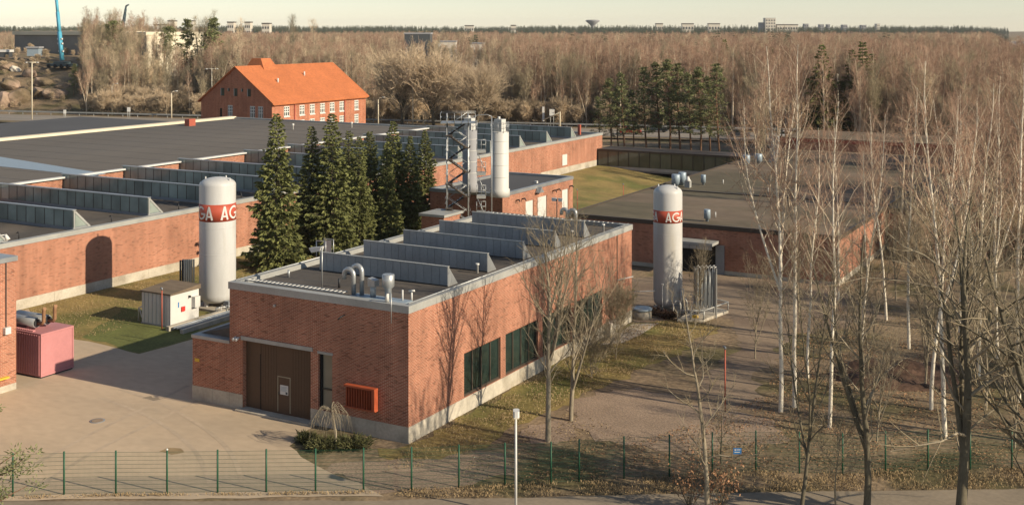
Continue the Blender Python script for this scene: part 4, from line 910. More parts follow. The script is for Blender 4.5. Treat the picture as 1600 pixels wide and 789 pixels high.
for (a, b) in ((-0.75, -0.45), (0.75, -0.45), (-0.75, 0.45), (0.75, 0.45)):
    x, y = vx + a * CA - b * SA, vy + a * SA + b * CA; MB().box(x - 0.05, x + 0.05, y - 0.05, y + 0.05, 0, 3.75).build('leg', 'coping', t)
t = thing('railed_pad', 'concrete pad with a low white rail around the evaporator', 'pad', (vx, vy, 0))
pts = [P(1058, 503), P(1100, 503), P(1138, 489), P(1098, 480)]
MB().prism([pts[0], pts[1], pts[2], pts[3]], 0.0, 0.22).build('slab', 'concrete', t)
for a, b in ((0, 1), (1, 2), (2, 3)):
    MB().tube((*pts[a], 0.85), (*pts[b], 0.85), 0.06, n=6).build('rail', 'coping', t)
    for f_ in (0.0, 0.5, 1.0): p_ = Vector(pts[a]).lerp(Vector(pts[b]), f_ * 0.98 + 0.01); MB().tube((p_.x, p_.y, 0.2), (p_.x, p_.y, 0.84), 0.05, n=6).build('rail_post', 'coping', t)
t = thing('pipe_manifold', 'arched pipes and valves between the stained tank and the evaporator', 'valves', (*P(1068, 494), 0))
for k, px in enumerate((1052, 1062, 1072, 1080)):
    a = P(px, 494 + 2 * (k % 2)); hh = 0.9 + 0.25 * (k % 3); MB().path([(a[0], a[1], 0), (a[0], a[1], hh), (a[0] + 0.15, a[1] + 0.08, hh + 0.25), (a[0] + 0.4, a[1] + 0.2, hh + 0.25), (a[0] + 0.5, a[1] + 0.27, hh), (a[0] + 0.5, a[1] + 0.27, 0)], 0.05, 6).build('arched_pipe', 'galv' if k % 2 else 'white', t)
a = P(1086, 501); MB().box(a[0] - 0.2, a[0] + 0.2, a[1] - 0.15, a[1] + 0.15, 0.22, 0.4).build('yellow_valve', 'yellow', t)
a = P(1035, 492); t = thing('drain_post', 'thin white post standing in front of the stained tank', 'post', (*a, 0)); MB().tube((*a, 0), (*a, 2.3), 0.035, n=6).build('post', 'white', t); MB().box(a[0] - 0.08, a[0] + 0.08, a[1] - 0.08, a[1] + 0.08, 2.3, 2.4).build('cap', 'white', t)
a = P(1003, 497); t = thing('concrete_well', 'round concrete well with grey lid beside the workshop corner', 'well', (*a, 0))
MB().lathe(a[0], a[1], [(0.72, 0.0), (0.72, 0.62), (0.6, 0.63)], 20).build('ring', 'concrete', t); MB().lathe(a[0], a[1], [(0.78, 0.64), (0.78, 0.78), (0.6, 0.8)], 20).build('lid', 'bluevent', t)
# poles
def pole(name, label, x, y, h, m, head=True, r=0.045):
    t = thing(name, label, 'pole', (x, y, tz(x, y))); z = tz(x, y); MB().tube((x, y, z), (x, y, z + h), r, n=8).build('post', m, t)
    if head: MB().path([(x, y, z + h), (x + 0.02, y, z + h + 0.12), (x - 0.12, y, z + h + 0.16)], 0.06, 6).build('head', 'galv_dull', t)
    return t
a = P(1133, 642); pole('red_pole', 'slim red pole on the dirt track under the birches', a[0], a[1], 3.55, 'redpole')
a = P(253, 514); pole('rust_pole', 'rust red pole in front of the white hut', a[0], a[1], 2.85, 'redpole')
a = P(974, 314); pole('lawn_pole', 'thin rust coloured pole on the sloping lawn by the glazed passage', a[0], a[1], 2.6, 'redpole')
a = P(902, 330); pole('lawn_pole', 'thin pole at the lawn corner next to the silo block', a[0], a[1], 2.6, 'redpole')
# street lamp near the camera
lx, ly = at(806, 53.3); t = thing('street_lamp', 'white lamp post with a boxy head at the front fence', 'street lamp', (lx, ly, 0))
MB().tube((lx, ly, 0), (lx, ly, zat(652, 53.3)), 0.065, 0.05, 10).build('post', 'white', t)
mb = MB(); zt_ = zat(640, 53.3); c = lambda r_, d_: (lx + r_ * CA - d_ * SA, ly + r_ * SA + d_ * CA)
mb.prism([c(-0.12, -0.22), c(-0.05, -0.3), c(0.09, -0.3), c(0.16, -0.22), c(0.16, 0.12), c(0.09, 0.2), c(-0.05, 0.2), c(-0.12, 0.12)], zt_ - 0.28, zt_); mb.build('lamp_head', 'white', t)
MB().prism([c(-0.10, -0.33), c(0.14, -0.33), c(0.14, 0.1), c(-0.1, 0.1)], zt_ - 0.31, zt_ - 0.281).build('diffuser', 'pale', t)

for (px, py, lab) in ((152, 658, 'round manhole cover in the middle of the yard'),):
    a = P(px, py); t = thing('manhole_cover', lab, 'manhole cover', (*a, 0.03)); MB().lathe(a[0], a[1], [(0.42, 0.03), (0.42, 0.043), (0.36, 0.045)], 20).build('ring', 'galv_dull', t); MB().lathe(a[0], a[1], [(0.33, 0.0455), (0.33, 0.052), (0.3, 0.054)], 20).build('lid', 'track', t)
# ------------------------------------------------------------------ green mesh fence with its sign
fpx = [(-60, 779), (20, 776), (100, 773), (181, 771.5), (261, 771), (340, 770), (416, 769), (493, 768), (568, 767), (643, 765), (717, 761), (789, 758), (861, 756), (905, 752), (975, 747), (1046, 744), (1113, 740), (1181, 737), (1249, 739), (1316.5, 741), (1383.6, 737.5), (1450, 735), (1516, 733), (1581, 732), (1650, 731)]
fp = [P(*p) for p in fpx]
fe = thing('mesh_fence', 'green welded mesh fence on thin posts along the road', 'fence', (*fp[12], 0))
for i, p_ in enumerate(fp):
    MB().tube((*p_, -0.1), (*p_, 2.06), 0.042, n=6).build('post', 'green', fe)
    if i == 4: MB().lathe(p_[0], p_[1], [(0.05, 2.06), (0.06, 2.1), (0.03, 2.14)], 8).build('post_cap', 'white', fe)
for i in range(len(fp) - 1):
    a, b = Vector((*fp[i], 0)), Vector((*fp[i + 1], 0)); L = (b - a).length; n = int(L / 0.055); mb = MB()
    u = (b - a).normalized(); nv = Vector((-u.y, u.x, 0))
    for k in range(n + 1):
        p_ = a.lerp(b, k / n); mb.tube((p_.x, p_.y, 0.06), (p_.x, p_.y, 1.98), 0.0032, n=3, caps=False)
    for k in range(11):
        z = 0.08 + k * 0.19
        for s_ in (-0.008, 0.008): mb.tube(a + nv * s_ + Vector((0, 0, z)), b + nv * s_ + Vector((0, 0, z)), 0.004, n=3, caps=False)
    mp_ = mb.build('mesh_panel', 'green', fe); mp_['kind'] = 'stuff'
sgx = Vector(fp[16]).lerp(Vector(fp[17]), 0.57); t = thing('fence_sign', 'small blue sign with white marks hung on the mesh fence', 'sign', (sgx.x, sgx.y, 1.0))
cs = lambda r_, d_: (sgx.x + r_ * CA - d_ * SA, sgx.y + r_ * SA + d_ * CA)
MB().prism([cs(-0.2, -0.07), cs(0.2, -0.07), cs(0.2, -0.05), cs(-0.2, -0.05)], 0.95, 1.25).build('plate', 'blue', t)
for (a, b, z0, z1) in ((-0.15, -0.06, 1.13, 1.2), (-0.02, 0.15, 1.15, 1.19), (-0.15, 0.12, 1.03, 1.07)): MB().prism([cs(a, -0.076), cs(b, -0.076), cs(b, -0.071), cs(a, -0.071)], z0, z1).build('mark', 'letter', t)

# ------------------------------------------------------------------ tree builders
def frames(d):
    d = d / np.maximum(np.linalg.norm(d, axis=1, keepdims=True), 1e-9)
    up = np.where(np.abs(d[:, 2:3]) > 0.9, np.array([[1.0, 0, 0]]), np.array([[0, 0, 1.0]]))
    u = np.cross(d, up); u /= np.maximum(np.linalg.norm(u, axis=1, keepdims=True), 1e-9)
    return u, np.cross(d, u)
def prisms(segs, sides):
    """segs (n,8): p0,p1,r0,r1 -> open tapered prisms"""
    s = np.asarray(segs, float).reshape(-1, 8); p0, p1 = s[:, :3], s[:, 3:6]; u, w = frames(p1 - p0); V = []
    for p, r in ((p0, s[:, 6:7]), (p1, s[:, 7:8])):
        for k in range(sides):
            a = 2 * math.pi * k / sides; V.append(p + (u * math.cos(a) + w * math.sin(a)) * r)
    V = np.stack(V, 1).reshape(-1, 3); n = len(s); base = np.arange(n)[:, None] * 2 * sides; Fq = []
    for k in range(sides):
        j = (k + 1) % sides; Fq.append(np.concatenate([base + k, base + j, base + sides + j, base + sides + k], 1))
    return V, np.stack(Fq, 1).reshape(-1, 4)
def join(parts):                                   # [(V,F,mi)]
    Vs, Fs, Ms, o = [], [], [], 0
    for V, Fq, mi in parts:
        if len(V) == 0: continue
        Vs.append(V); Fs.append(Fq + o); Ms.append(np.full(len(Fq), mi)); o += len(V)
    return np.concatenate(Vs), np.concatenate(Fs), np.concatenate(Ms)
def polyline(rng, p, d, L, n, wobble, lift):
    pts = [np.array(p, float)]; d = np.array(d, float)
    for k in range(n):
        d = d + rng.normal(0, wobble, 3); d[2] += lift; d /= np.linalg.norm(d); pts.append(pts[-1] + d * L / n)
    return pts
def poly_segs(pts, r0, r1):
    n = len(pts) - 1; return [np.r_[pts[k], pts[k + 1], r0 + (r1 - r0) * k / n, r0 + (r1 - r0) * (k + 1) / n] for k in range(n)]
def bare_tree(seed, H, r, cs=0.3, nb=26, spread=0.28, up=0.9, forks=0, twig=0.012, sub=5, tw=6, lean=(0, 0), wob=0.05, droop=0.0, tsides=7, mats=('bark', 'bark', 'twig'), blen=None, leaves=0, tlen=0.5, low=None):
    """returns (trunk mesh, crown mesh); crown = limbs (material 0) and twigs (material 1)"""
    rng = np.random.default_rng(seed); stems = []
    main = polyline(rng, (0, 0, -0.3), (lean[0], lean[1], 1), H, 12, wob * 0.5, 0.03); stems.append((main, r, r * 0.12))
    for k in range(forks):
        i = int(len(main) * rng.uniform(0.12, 0.3)) + 1; a = rng.uniform(0, 6.28); q = main[i]
        st_ = polyline(rng, q, (0.35 * math.cos(a), 0.35 * math.sin(a), 1), (H - q[2]) * rng.uniform(0.75, 0.97), 10, wob * 0.5, 0.10); stems.append((st_, r * (1 - i / 16) * 0.72, r * 0.1))
    T = []; Bs = []; Tw = []; Lf = []
    for st_, ra, rb in stems:
        T += poly_segs(st_, ra, rb)
    for si, (st_, ra, rb) in enumerate(stems):
        n_b = nb if si == 0 else int(nb * 0.7); g = rng.uniform(0, 6.28); zmax = st_[-1][2]
        for k in range(n_b):
            t = cs + (0.985 - cs) * ((k + rng.uniform(0, 1)) / n_b)
            if si > 0: t = max(t, 0.25)
            f = t * (len(st_) - 1); i = min(int(f), len(st_) - 2); p = st_[i] + (st_[i + 1] - st_[i]) * (f - i); rt = ra + (rb - ra) * t
            g += 2.4 + rng.normal(0, 0.3); env = (math.sin(math.pi * min(1, max(0.0, (t - cs) / (1 - cs)) ** 0.75)) ** 0.7 * 0.85 + 0.25) if blen is None else blen(t)
            L = H * spread * env * rng.uniform(0.7, 1.2); e = up * rng.uniform(0.7, 1.3)
            b = polyline(rng, p, (math.cos(g), math.sin(g), e), L, 4, wob * 2.2, 0.12 if droop == 0 else 0.02)
            br_ = min(rt * 0.55, 0.012 + L * 0.013); Bs += poly_segs(b, br_, max(twig * 0.8, br_ * 0.25))
            for q in range(max(2, int(sub * (0.5 + L / (H * spread))))):
                tt = rng.uniform(0.2, 1.0); ff = tt * 4; i2 = min(int(ff), 3); pp = b[i2] + (b[i2 + 1] - b[i2]) * (ff - i2); bd = b[i2 + 1] - b[i2]; bd = bd / np.linalg.norm(bd)
                dr = bd + rng.normal(0, 0.55, 3); dr[2] += 0.25; sl = L * rng.uniform(0.22, 0.5); s2 = polyline(rng, pp, dr / np.linalg.norm(dr), sl, 2, 0.12, 0.05 - droop)
                Tw += poly_segs(s2, max(twig, br_ * 0.45), twig * 0.7)
                for z in range(tw):
                    h = rng.uniform(0.1, 1.0) * 2; i3 = min(int(h), 1); p3 = s2[i3] + (s2[i3 + 1] - s2[i3]) * (h - i3); d3 = s2[i3 + 1] - s2[i3]; d3 = d3 / np.linalg.norm(d3) + rng.normal(0, 0.6, 3); d3[2] += 0.15 - droop * 3
                    e3 = p3 + d3 / np.linalg.norm(d3) * rng.uniform(0.5, 1.2) * tlen; Tw.append(np.r_[p3, e3, twig * 0.75, twig * 0.4])
                    if leaves and rng.uniform() < leaves and (low is None or p3[2] < low): Lf.append(e3)
    Vt, Ft = prisms(T, tsides); trunk = fast_mesh('trunk', Vt, Ft, [M[mats[0]]], smooth=True)
    pr = [(*prisms(Bs, 4), 0), (*prisms(Tw, 3), 1)]
    ms = [M[mats[1]], M[mats[2]]]
    if Lf:
        c = np.array(Lf); c = np.repeat(c, 3, 0) + rng.normal(0, 0.06, (len(c) * 3, 3)); u = rng.normal(0, 1, c.shape); u /= np.linalg.norm(u, axis=1, keepdims=True); v = np.cross(u, rng.normal(0, 1, c.shape)); v /= np.linalg.norm(v, axis=1, keepdims=True)
        V = np.stack([c - u * 0.07, c + v * 0.03, c + u * 0.07, c - v * 0.03], 1).reshape(-1, 3); pr.append((V, np.arange(len(V)).reshape(-1, 4), 2)); ms.append(M['dryleaf'])
    Vc, Fc, Mi = join(pr)
    return trunk, fast_mesh('crown', Vc, Fc, ms, Mi)
def blades(c, dirs, L, W, rng):
    """one thin diamond blade per row"""
    dirs = dirs / np.maximum(np.linalg.norm(dirs, axis=1, keepdims=True), 1e-9); s = np.cross(dirs, rng.normal(0, 1, dirs.shape)); s /= np.maximum(np.linalg.norm(s, axis=1, keepdims=True), 1e-9)
    L = np.reshape(L, (-1, 1)); W = np.reshape(W, (-1, 1))
    V = np.stack([c, c + dirs * L * 0.5 + s * W, c + dirs * L, c + dirs * L * 0.5 - s * W], 1).reshape(-1, 3)
    return V, np.arange(len(V)).reshape(-1, 4)
def spruce(seed, H, R, levels=34, per=13, nb=15, blade=0.42, z0=0.4, nm='needle', power=0.85):
    rng = np.random.default_rng(seed); Bs = []; C = []; D = []; Lh = []
    for l in range(levels):
        t = (l + 0.5) / levels; z = z0 + (H - z0) * (t ** 0.92); Lz = R * ((1 - t) ** power) * rng.uniform(0.85, 1.1) + 0.10
        n = max(5, int(per * (0.45 + 0.55 * (1 - t)))); a0 = rng.uniform(0, 6.28)
        for k in range(n):
            a = a0 + 6.283 * k / n + rng.normal(0, 0.14); L = Lz * rng.uniform(0.68, 1.2) * (1 + 0.16 * math.sin(a * 2 + seed + z * 0.9)); dz = -0.25 - 0.30 * (1 - t) + rng.normal(0, 0.08) + (0.9 * max(0, t - 0.8) / 0.2)
            e = np.array([math.cos(a) * L, math.sin(a) * L, dz * L + 0.22 * L]); p = np.array([0, 0, z]); m_ = np.array([math.cos(a) * L * 0.55, math.sin(a) * L * 0.55, dz * L * 0.75])
            Bs += [np.r_[p, p + m_, 0.03, 0.018], np.r_[p + m_, p + e, 0.018, 0.008]]
            q = max(3, int(nb * (0.35 + L / R))); tt = np.sqrt(rng.uniform(0.06, 1, q)); pos = np.where(tt[:, None] < 0.6, p + m_ * tt[:, None] / 0.6, p + m_ + (e - m_) * (tt[:, None] - 0.6) / 0.4)
            side = np.array([-math.sin(a), math.cos(a), 0]); sg = rng.choice([-1, 1], q)[:, None] * rng.uniform(0.1, 1.0, (q, 1))
            dr = np.array([math.cos(a), math.sin(a), -0.25]) * 0.8 + side * sg + np.stack([rng.normal(0, 0.15, q), rng.normal(0, 0.15, q), rng.normal(-0.22, 0.25, q)], 1)
            C.append(pos); D.append(dr); Lh.append(blade * rng.uniform(0.6, 1.25, q) * (0.5 + 0.5 * min(1, L / R * 1.6)))
    C = np.concatenate(C); D = np.concatenate(D); Lh = np.concatenate(Lh)
    Vb, Fb = blades(C, D, Lh, Lh * rng.uniform(0.14, 0.26, len(Lh)), rng)
    V, Fq, Mi = join([(*prisms(Bs, 3), 0), (Vb, Fb, 1)])
    Vt, Ft = prisms([np.r_[0, 0, -0.3, 0, 0, H * 0.5, H * 0.014, H * 0.008], np.r_[0, 0, H * 0.5, 0, 0, H, H * 0.008, 0.01]], 7)
    return fast_mesh('trunk', Vt, Ft, [M['bark_dark']], smooth=True), fast_mesh('crown', V, Fq, [M['bark_dark'], M[nm]], Mi)
def pine(seed, H, R, cs=0.4, limbs=26, clumps=5, nb=46, blade=0.28, nm='needle_pine', r=None, cone=False):
    rng = np.random.default_rng(seed); st_ = polyline(rng, (0, 0, -0.3), (0, 0, 1), H, 9, 0.03, 0.05); T = poly_segs(st_, r or H * 0.011 + 0.03, 0.03); Bs = []; C = []; D = []
    for k in range(limbs):
        t = cs + (1 - cs) * ((k + rng.uniform(0, 1)) / limbs); f = t * 9; i = min(int(f), 8); p = st_[i] + (st_[i + 1] - st_[i]) * (f - i); a = k * 2.4 + rng.normal(0, 0.4)
        s = (t - cs) / (1 - cs); L = R * (math.sin(math.pi * (0.18 + 0.80 * s)) ** 0.8) * rng.uniform(0.65, 1.2) + 0.2
        if cone: L = (R * (1 - s) ** 0.75 * min(1, 0.55 + s * 2.5) + 0.25) * rng.uniform(0.6, 1.25)
        b = polyline(rng, p, (math.cos(a), math.sin(a), 0.12 + 0.55 * s), L, 4, 0.10, 0.05); Bs += poly_segs(b, 0.012 * L + 0.02, 0.012)
        for c_ in range(clumps):
            tt = rng.uniform(0.35, 1.05); i2 = min(int(tt * 4), 3); pp = b[i2] + (b[i2 + 1] - b[i2]) * (tt * 4 - i2) + rng.normal(0, 0.16, 3) * (0.6 + L / R)
            q = nb; off = rng.normal(0, 1, (q, 3)); off /= np.linalg.norm(off, axis=1, keepdims=True); off[:, 2] = off[:, 2] * (0.35 if cone else 0.6) + 0.12; rad = rng.uniform(0.02, 0.42, (q, 1)) * (0.6 + 0.4 * L / R); C.append(pp + off * rad); D.append(off + rng.normal(0, 0.3, (q, 3)))
    C = np.concatenate(C); D = np.concatenate(D); Vb, Fb = blades(C, D, blade * rng.uniform(0.6, 1.2, len(C)), 0.045 * rng.uniform(0.7, 1.2, len(C)) * blade / 0.28, rng)
    V, Fq, Mi = join([(*prisms(Bs, 4), 0), (Vb, Fb, 1)]); Vt, Ft = prisms(T, 7)
    return fast_mesh('trunk', Vt, Ft, [M['bark_pine']], smooth=True), fast_mesh('crown', V, Fq, [M['bark_pine'], M[nm]], Mi)
def plant_tree(name, label, cat, pair, x, y, rz=0.0, sc=1.0, group=None, z=None, tilt=(0, 0)):
    z = tz(x, y) if z is None else z
    t = thing(name, label, cat, (x, y, z), group); t.rotation_euler = (tilt[0], tilt[1], rz); t.scale = (sc, sc, sc)
    for me in pair:
        o = bpy.data.objects.new(me.name.split('.')[0], me); link(o, t)
    return t
ORD = ['first', 'second', 'third', 'fourth', 'fifth', 'sixth', 'seventh', 'eighth', 'ninth', 'tenth', 'eleventh', 'twelfth', 'thirteenth', 'fourteenth', 'fifteenth', 'sixteenth', 'seventeenth']

# ------------------------------------------------------------------ the row of dark spruces in front of the hall
SPR = [spruce(100 + 3 * k, 14.0, 2.5, levels=44, per=15, nb=30, blade=0.46, power=0.78) for k in range(6)]
row = [(404, 268, 1.2), (432, 178, 1.0), (487, 198, 1.0), (518, 178, 1.05), (545, 205, 0.95), (561, 214, 0.9), (578, 206, 1.0), (604, 224, 0.9), (614, 190, 1.05), (641, 213, 0.95), (664, 203, 1.0)]
for k, (px, py, wd) in enumerate(row[1:]):
    xx = -71.3 if k % 2 == 0 else -73.4
    rr_ = (px - CX) / F; dd_ = xx / (rr_ * CA - SA); yy = dd_ * (rr_ * SA + CA); hh = zat(py, dd_)
    t = plant_tree('spruce_tree', '%s dark green spruce from the left in the dense row behind the workshop' % ORD[k].capitalize(), 'spruce', SPR[k % 6], xx, yy, k * 1.3, hh / 14.0, 'spruces in front of the hall')
    t.scale = (hh / 14.0 * wd, hh / 14.0 * wd, hh / 14.0)

# ------------------------------------------------------------------ bare trees next to the workshop and in the foreground
a = P(856, 690); plant_tree('bare_maple', 'bare young tree with grey trunk in the pink gravel beside the workshop', 'tree', bare_tree(11, 11.8, 0.17, cs=0.24, nb=26, spread=0.25, up=1.5, forks=2, twig=0.0065, sub=5, tw=4, wob=0.07, mats=('bark', 'bark', 'twig_grey')), a[0], a[1])
a = P(892, 657); plant_tree('bare_maple', 'second bare tree behind the gravel ring beside the workshop windows', 'tree', bare_tree(12, 11.4, 0.14, cs=0.22, nb=26, spread=0.24, up=1.5, forks=1, twig=0.0065, sub=5, tw=4, wob=0.07, mats=('bark', 'bark', 'twig_grey')), a[0], a[1])
a = P(962, 560); plant_tree('leafless_bush', 'leafless bush at the far windows of the workshop', 'bush', bare_tree(13, 4.6, 0.05, cs=0.08, nb=22, spread=0.42, up=1.1, forks=3, twig=0.010, sub=6, tw=5, wob=0.1, mats=('bark', 'bark', 'twig_grey')), a[0], a[1])
a = P(925, 590); plant_tree('leafless_bush', 'spreading bare shrub between the young trees and the workshop plinth', 'bush', bare_tree(14, 3.2, 0.04, cs=0.06, nb=18, spread=0.5, up=0.5, forks=3, twig=0.009, sub=6, tw=5, wob=0.14, mats=('bark', 'bark', 'twig_grey')), a[0], a[1])
a = at(1502, 51.0); plant_tree('bare_oak', 'thick dark trunk with wide bare limbs at the lower right road edge', 'tree', bare_tree(21, 15.0, 0.26, cs=0.22, nb=17, spread=0.34, up=0.9, forks=3, twig=0.007, sub=5, tw=4, wob=0.12, mats=('bark_dark', 'bark', 'twig_grey')), a[0], a[1], 0.6)
a = at(1352, 53.2); plant_tree('bare_ash', 'twin grey trunks with short bare limbs left of the thick road tree', 'tree', bare_tree(22, 13.2, 0.18, cs=0.22, nb=16, spread=0.24, up=1.2, forks=2, twig=0.007, sub=4, tw=4, wob=0.09, mats=('bark_dark', 'bark', 'twig_grey')), a[0], a[1], 2.2)
a = at(1252, 53.0); plant_tree('bare_rowan', 'slim dark bare tree leaning over the road right of the leafy oak', 'tree', bare_tree(23, 12.0, 0.105, cs=0.16, nb=14, spread=0.24, up=1.5, forks=2, twig=0.007, sub=4, tw=4, wob=0.08, lean=(-0.06, 0), mats=('bark_dark', 'bark_dark', 'twig_grey')), a[0], a[1], 4.0)
a = at(1104, 53.4); plant_tree('withered_oak', 'bare grey tree keeping withered brown leaves low on its trunk', 'tree', bare_tree(24, 10.6, 0.13, cs=0.10, nb=18, spread=0.22, up=0.7, forks=0, twig=0.007, sub=5, tw=4, wob=0.1, mats=('bark', 'bark', 'twig_grey'), leaves=0.85, low=2.6), a[0], a[1], 5.0)
a = at(1306, 53.6); plant_tree('bare_sapling', 'pale thin sapling between the slim tree and the twin trunks', 'tree', bare_tree(25, 5.2, 0.05, cs=0.3, nb=14, spread=0.25, up=1.0, twig=0.009, sub=5, tw=5, wob=0.08, mats=('twig_grey', 'twig_grey', 'twig_grey')), a[0], a[1])
a = P(1128, 724); plant_tree('bare_sapling', 'short bare sapling just behind the fence near the blue sign', 'tree', bare_tree(26, 3.2, 0.05, cs=0.3, nb=10, spread=0.3, up=1.0, twig=0.009, sub=4, tw=4, wob=0.1, mats=('bark_dark', 'bark_dark', 'twig_grey')), a[0], a[1])
a = at(1640, 50.0); plant_tree('bare_oak', 'dark limbs reaching in from a tree beyond the lower right corner', 'tree', bare_tree(27, 13, 0.26, cs=0.14, nb=18, spread=0.42, up=0.55, forks=2, twig=0.007, sub=4, tw=4, wob=0.12, mats=('bark_dark', 'bark_dark', 'twig_grey')), a[0], a[1], 1.0)
for k, (px, d_, lab) in enumerate(((1078, 53.9, 'withered brown leaves on oak shoots left of the grey trunk'), (1124, 53.6, 'withered brown leaves on oak shoots right of the grey trunk'))):
    a = at(px, d_); rng = np.random.default_rng(70 + k); sg_ = []; C = []; D = []
    for q in range(26):
        an = rng.uniform(0, 6.28); e = np.array([math.cos(an) * rng.uniform(0.3, 1.15), math.sin(an) * rng.uniform(0.3, 1.1), rng.uniform(1.0, 2.6)]); sg_.append(np.r_[0, 0, 0, e, 0.015, 0.005]); n_l = 9; C.append(e * rng.uniform(0.5, 1.05, (n_l, 1)) + rng.normal(0, 0.1, (n_l, 3))); D.append(rng.normal(0, 1, (n_l, 3)) + np.array([0, 0, -0.6]))
    C = np.concatenate(C); D = np.concatenate(D); Vb, Fb = blades(C, D, np.full(len(C), 0.16), np.full(len(C), 0.045), rng); Vs, Fs = prisms(sg_, 3)
    plant_tree('oak_shoots', lab, 'bush', (fast_mesh('stem', Vs, Fs, [M['bark_dark']]), fast_mesh('foliage', Vb, Fb, [M['dryleaf']])), a[0], a[1], 0, 1.0)
# weeping bush with juniper in front of the door
a = P(524, 702); rng = np.random.default_rng(5); T = poly_segs([np.array(v) for v in ((0, 0, -0.2), (0.03, 0, 0.9), (-0.12, 0.05, 1.7), (-0.25, 0.1, 2.1))], 0.06, 0.045); W_ = []
for k in range(34):
    an = rng.uniform(0, 6.28); Rr = rng.uniform(0.5, 1.25); p = np.array([-0.25, 0.1, 2.05]); b1 = p + np.array([math.cos(an) * Rr * 0.45, math.sin(an) * Rr * 0.45, rng.uniform(0.05, 0.3)]); b2 = p + np.array([math.cos(an) * Rr * 0.9, math.sin(an) * Rr * 0.9, rng.uniform(-0.5, -0.1)]); b3 = b2 + np.array([math.cos(an) * 0.15, math.sin(an) * 0.15, -rng.uniform(0.5, 1.1)])
    W_ += poly_segs([p, b1, b2, b3], 0.014, 0.004)
    for q in range(2): pp = b1 + (b2 - b1) * rng.uniform(); W_.append(np.r_[pp, pp + np.array([rng.normal(0, 0.2), rng.normal(0, 0.2), -rng.uniform(0.3, 0.9)]), 0.009, 0.005])
Vt, Ft = prisms(T, 7); Vc, Fc = prisms(W_, 3)
plant_tree('weeping_bush', 'small weeping bare bush with mushroom shaped crown near the brown door', 'bush', (fast_mesh('trunk', Vt, Ft, [M['bark']], smooth=True), fast_mesh('crown', Vc, Fc, [M['bark']])), a[0], a[1], 0.5)
def shrub(seed, R, h, n, blade, m, name='foliage'):
    rng = np.random.default_rng(seed); stems = []; C = []; D = []
    for k in range(n):
        an = rng.uniform(0, 6.28); L = R * math.sqrt(rng.uniform(0.05, 1)); e = np.array([math.cos(an) * L, math.sin(an) * L * 0.7, h * rng.uniform(0.35, 1.0) * (1 - 0.45 * (L / R) ** 2)]); stems.append(np.r_[0, 0, 0, e, 0.02, 0.008]); q = 26
        tt = rng.uniform(0.25, 1.08, (q, 1)); C.append(e * tt + rng.normal(0, 0.06, (q, 3))); D.append(e / np.linalg.norm(e) + rng.normal(0, 0.55, (q, 3)) + np.array([0, 0, 0.35]))
    C = np.concatenate(C); D = np.concatenate(D); C[:, 2] = np.maximum(C[:, 2], 0.02); Vb, Fb = blades(C, D, blade * rng.uniform(0.6, 1.3, len(C)), 0.025 * rng.uniform(0.7, 1.3, len(C)), rng)
    Vs, Fs = prisms(stems, 3); return fast_mesh('stem', Vs, Fs, [M['bark_dark']]), fast_mesh(name, Vb, Fb, [M[m]])
for k, (px, py, R, h, lab) in enumerate(((505, 702, 1.0, 0.6, 'left low juniper bush under the weeping bush'), (552, 700, 1.25, 0.7, 'right low juniper bush against the workshop plinth'), (478, 690, 0.6, 0.5, 'small juniper at the yard edge left of the weeping bush'))):
    a = P(px, py); plant_tree('juniper_bush', lab, 'bush', shrub(40 + k, R * 0.9, h * 0.85, 80, 0.24, 'needle_jun'), a[0], a[1], 0.5, 1.0, 'junipers by the door')
for k, (px, py, lab) in enumerate(((1022, 492, 'dark scrubby bush at the foot of the stained tank'), (1046, 498, 'brown scrub in front of the stained tank'))):
    a = P(px, py); plant_tree('scrub_bush', lab, 'bush', shrub(50 + k, 0.9, 0.6, 60, 0.2, 'soil'), a[0], a[1], 0, 1.0, 'scrub at the tank')
# pine twigs at the left edge
a = at(-58, 45.5); plant_tree('pine_tree', 'pine with sparse needles reaching in at the lower left edge', 'pine', pine(61, 7.9, 2.7, cs=0.12, limbs=24, clumps=7, nb=60, blade=0.17), a[0], a[1], 0.3)

# ------------------------------------------------------------------ birches on the right
BIR = [bare_tree(200 + k, 19.0, 0.125, cs=(0.30, 0.26, 0.34, 0.3, 0.28)[k], nb=34, spread=0.14, up=1.9, forks=(0, 2, 1, 0, 3)[k], twig=0.0055, sub=6, tw=6, droop=0.05, wob=0.075, mats=('birch', 'birch_far', 'twig_red')) for k in range(5)]
bl = [  # column, foot row, top row, proto, rz, tilt, label
    (1219, 643, 62, 1, 0.4, -0.05, 'tall forked birch with a bright white trunk left of the gravel clearing'),
    (1241, 636, 60, 0, 1.9, 0.0, 'straight birch close behind the tall forked one'),
    (1296, 668, 150, 3, 2.6, -0.03, 'leaning white birch nearest the fence above the pale sapling'),
    (1345, 545, 170, 2, 0.9, 0.0, 'birch with double white stem beside the dark soil heap'),
    (1477, 682, 85, 2, 3.3, -0.03, 'white birch behind the thick road tree'),
    (1592, 628, 90, 0, 4.1, 0.0, 'birch at the right edge with a mossy dark foot'),
    (1529, 590, 120, 4, 5.0, 0.0, 'clump of white birch stems right of the soil heap'),
    (1262, 590, 190, 3, 0.2, 0.0, 'dark footed birch standing in the leaf litter'),
    (1455, 640, 140, 3, 1.1, 0.02, 'thin birch left of the thick road tree'),
    (1420, 545, 130, 0, 2.9, 0.0, 'slender birch behind the dark soil heap'),
    (1560, 560, 110, 1, 3.8, 0.0, 'many stemmed birch near the right edge of the clearing'),
    (1385, 500, 160, 2, 4.7, 0.0, 'birch on the sunlit grass beyond the soil heap'),
    (1310, 470, 180, 0, 5.6, 0.0, 'birch in front of the sunlit brick end wall'),
    (1500, 520, 140, 3, 0.7, 0.0, 'birch on the sunlit grass farther right'),
]
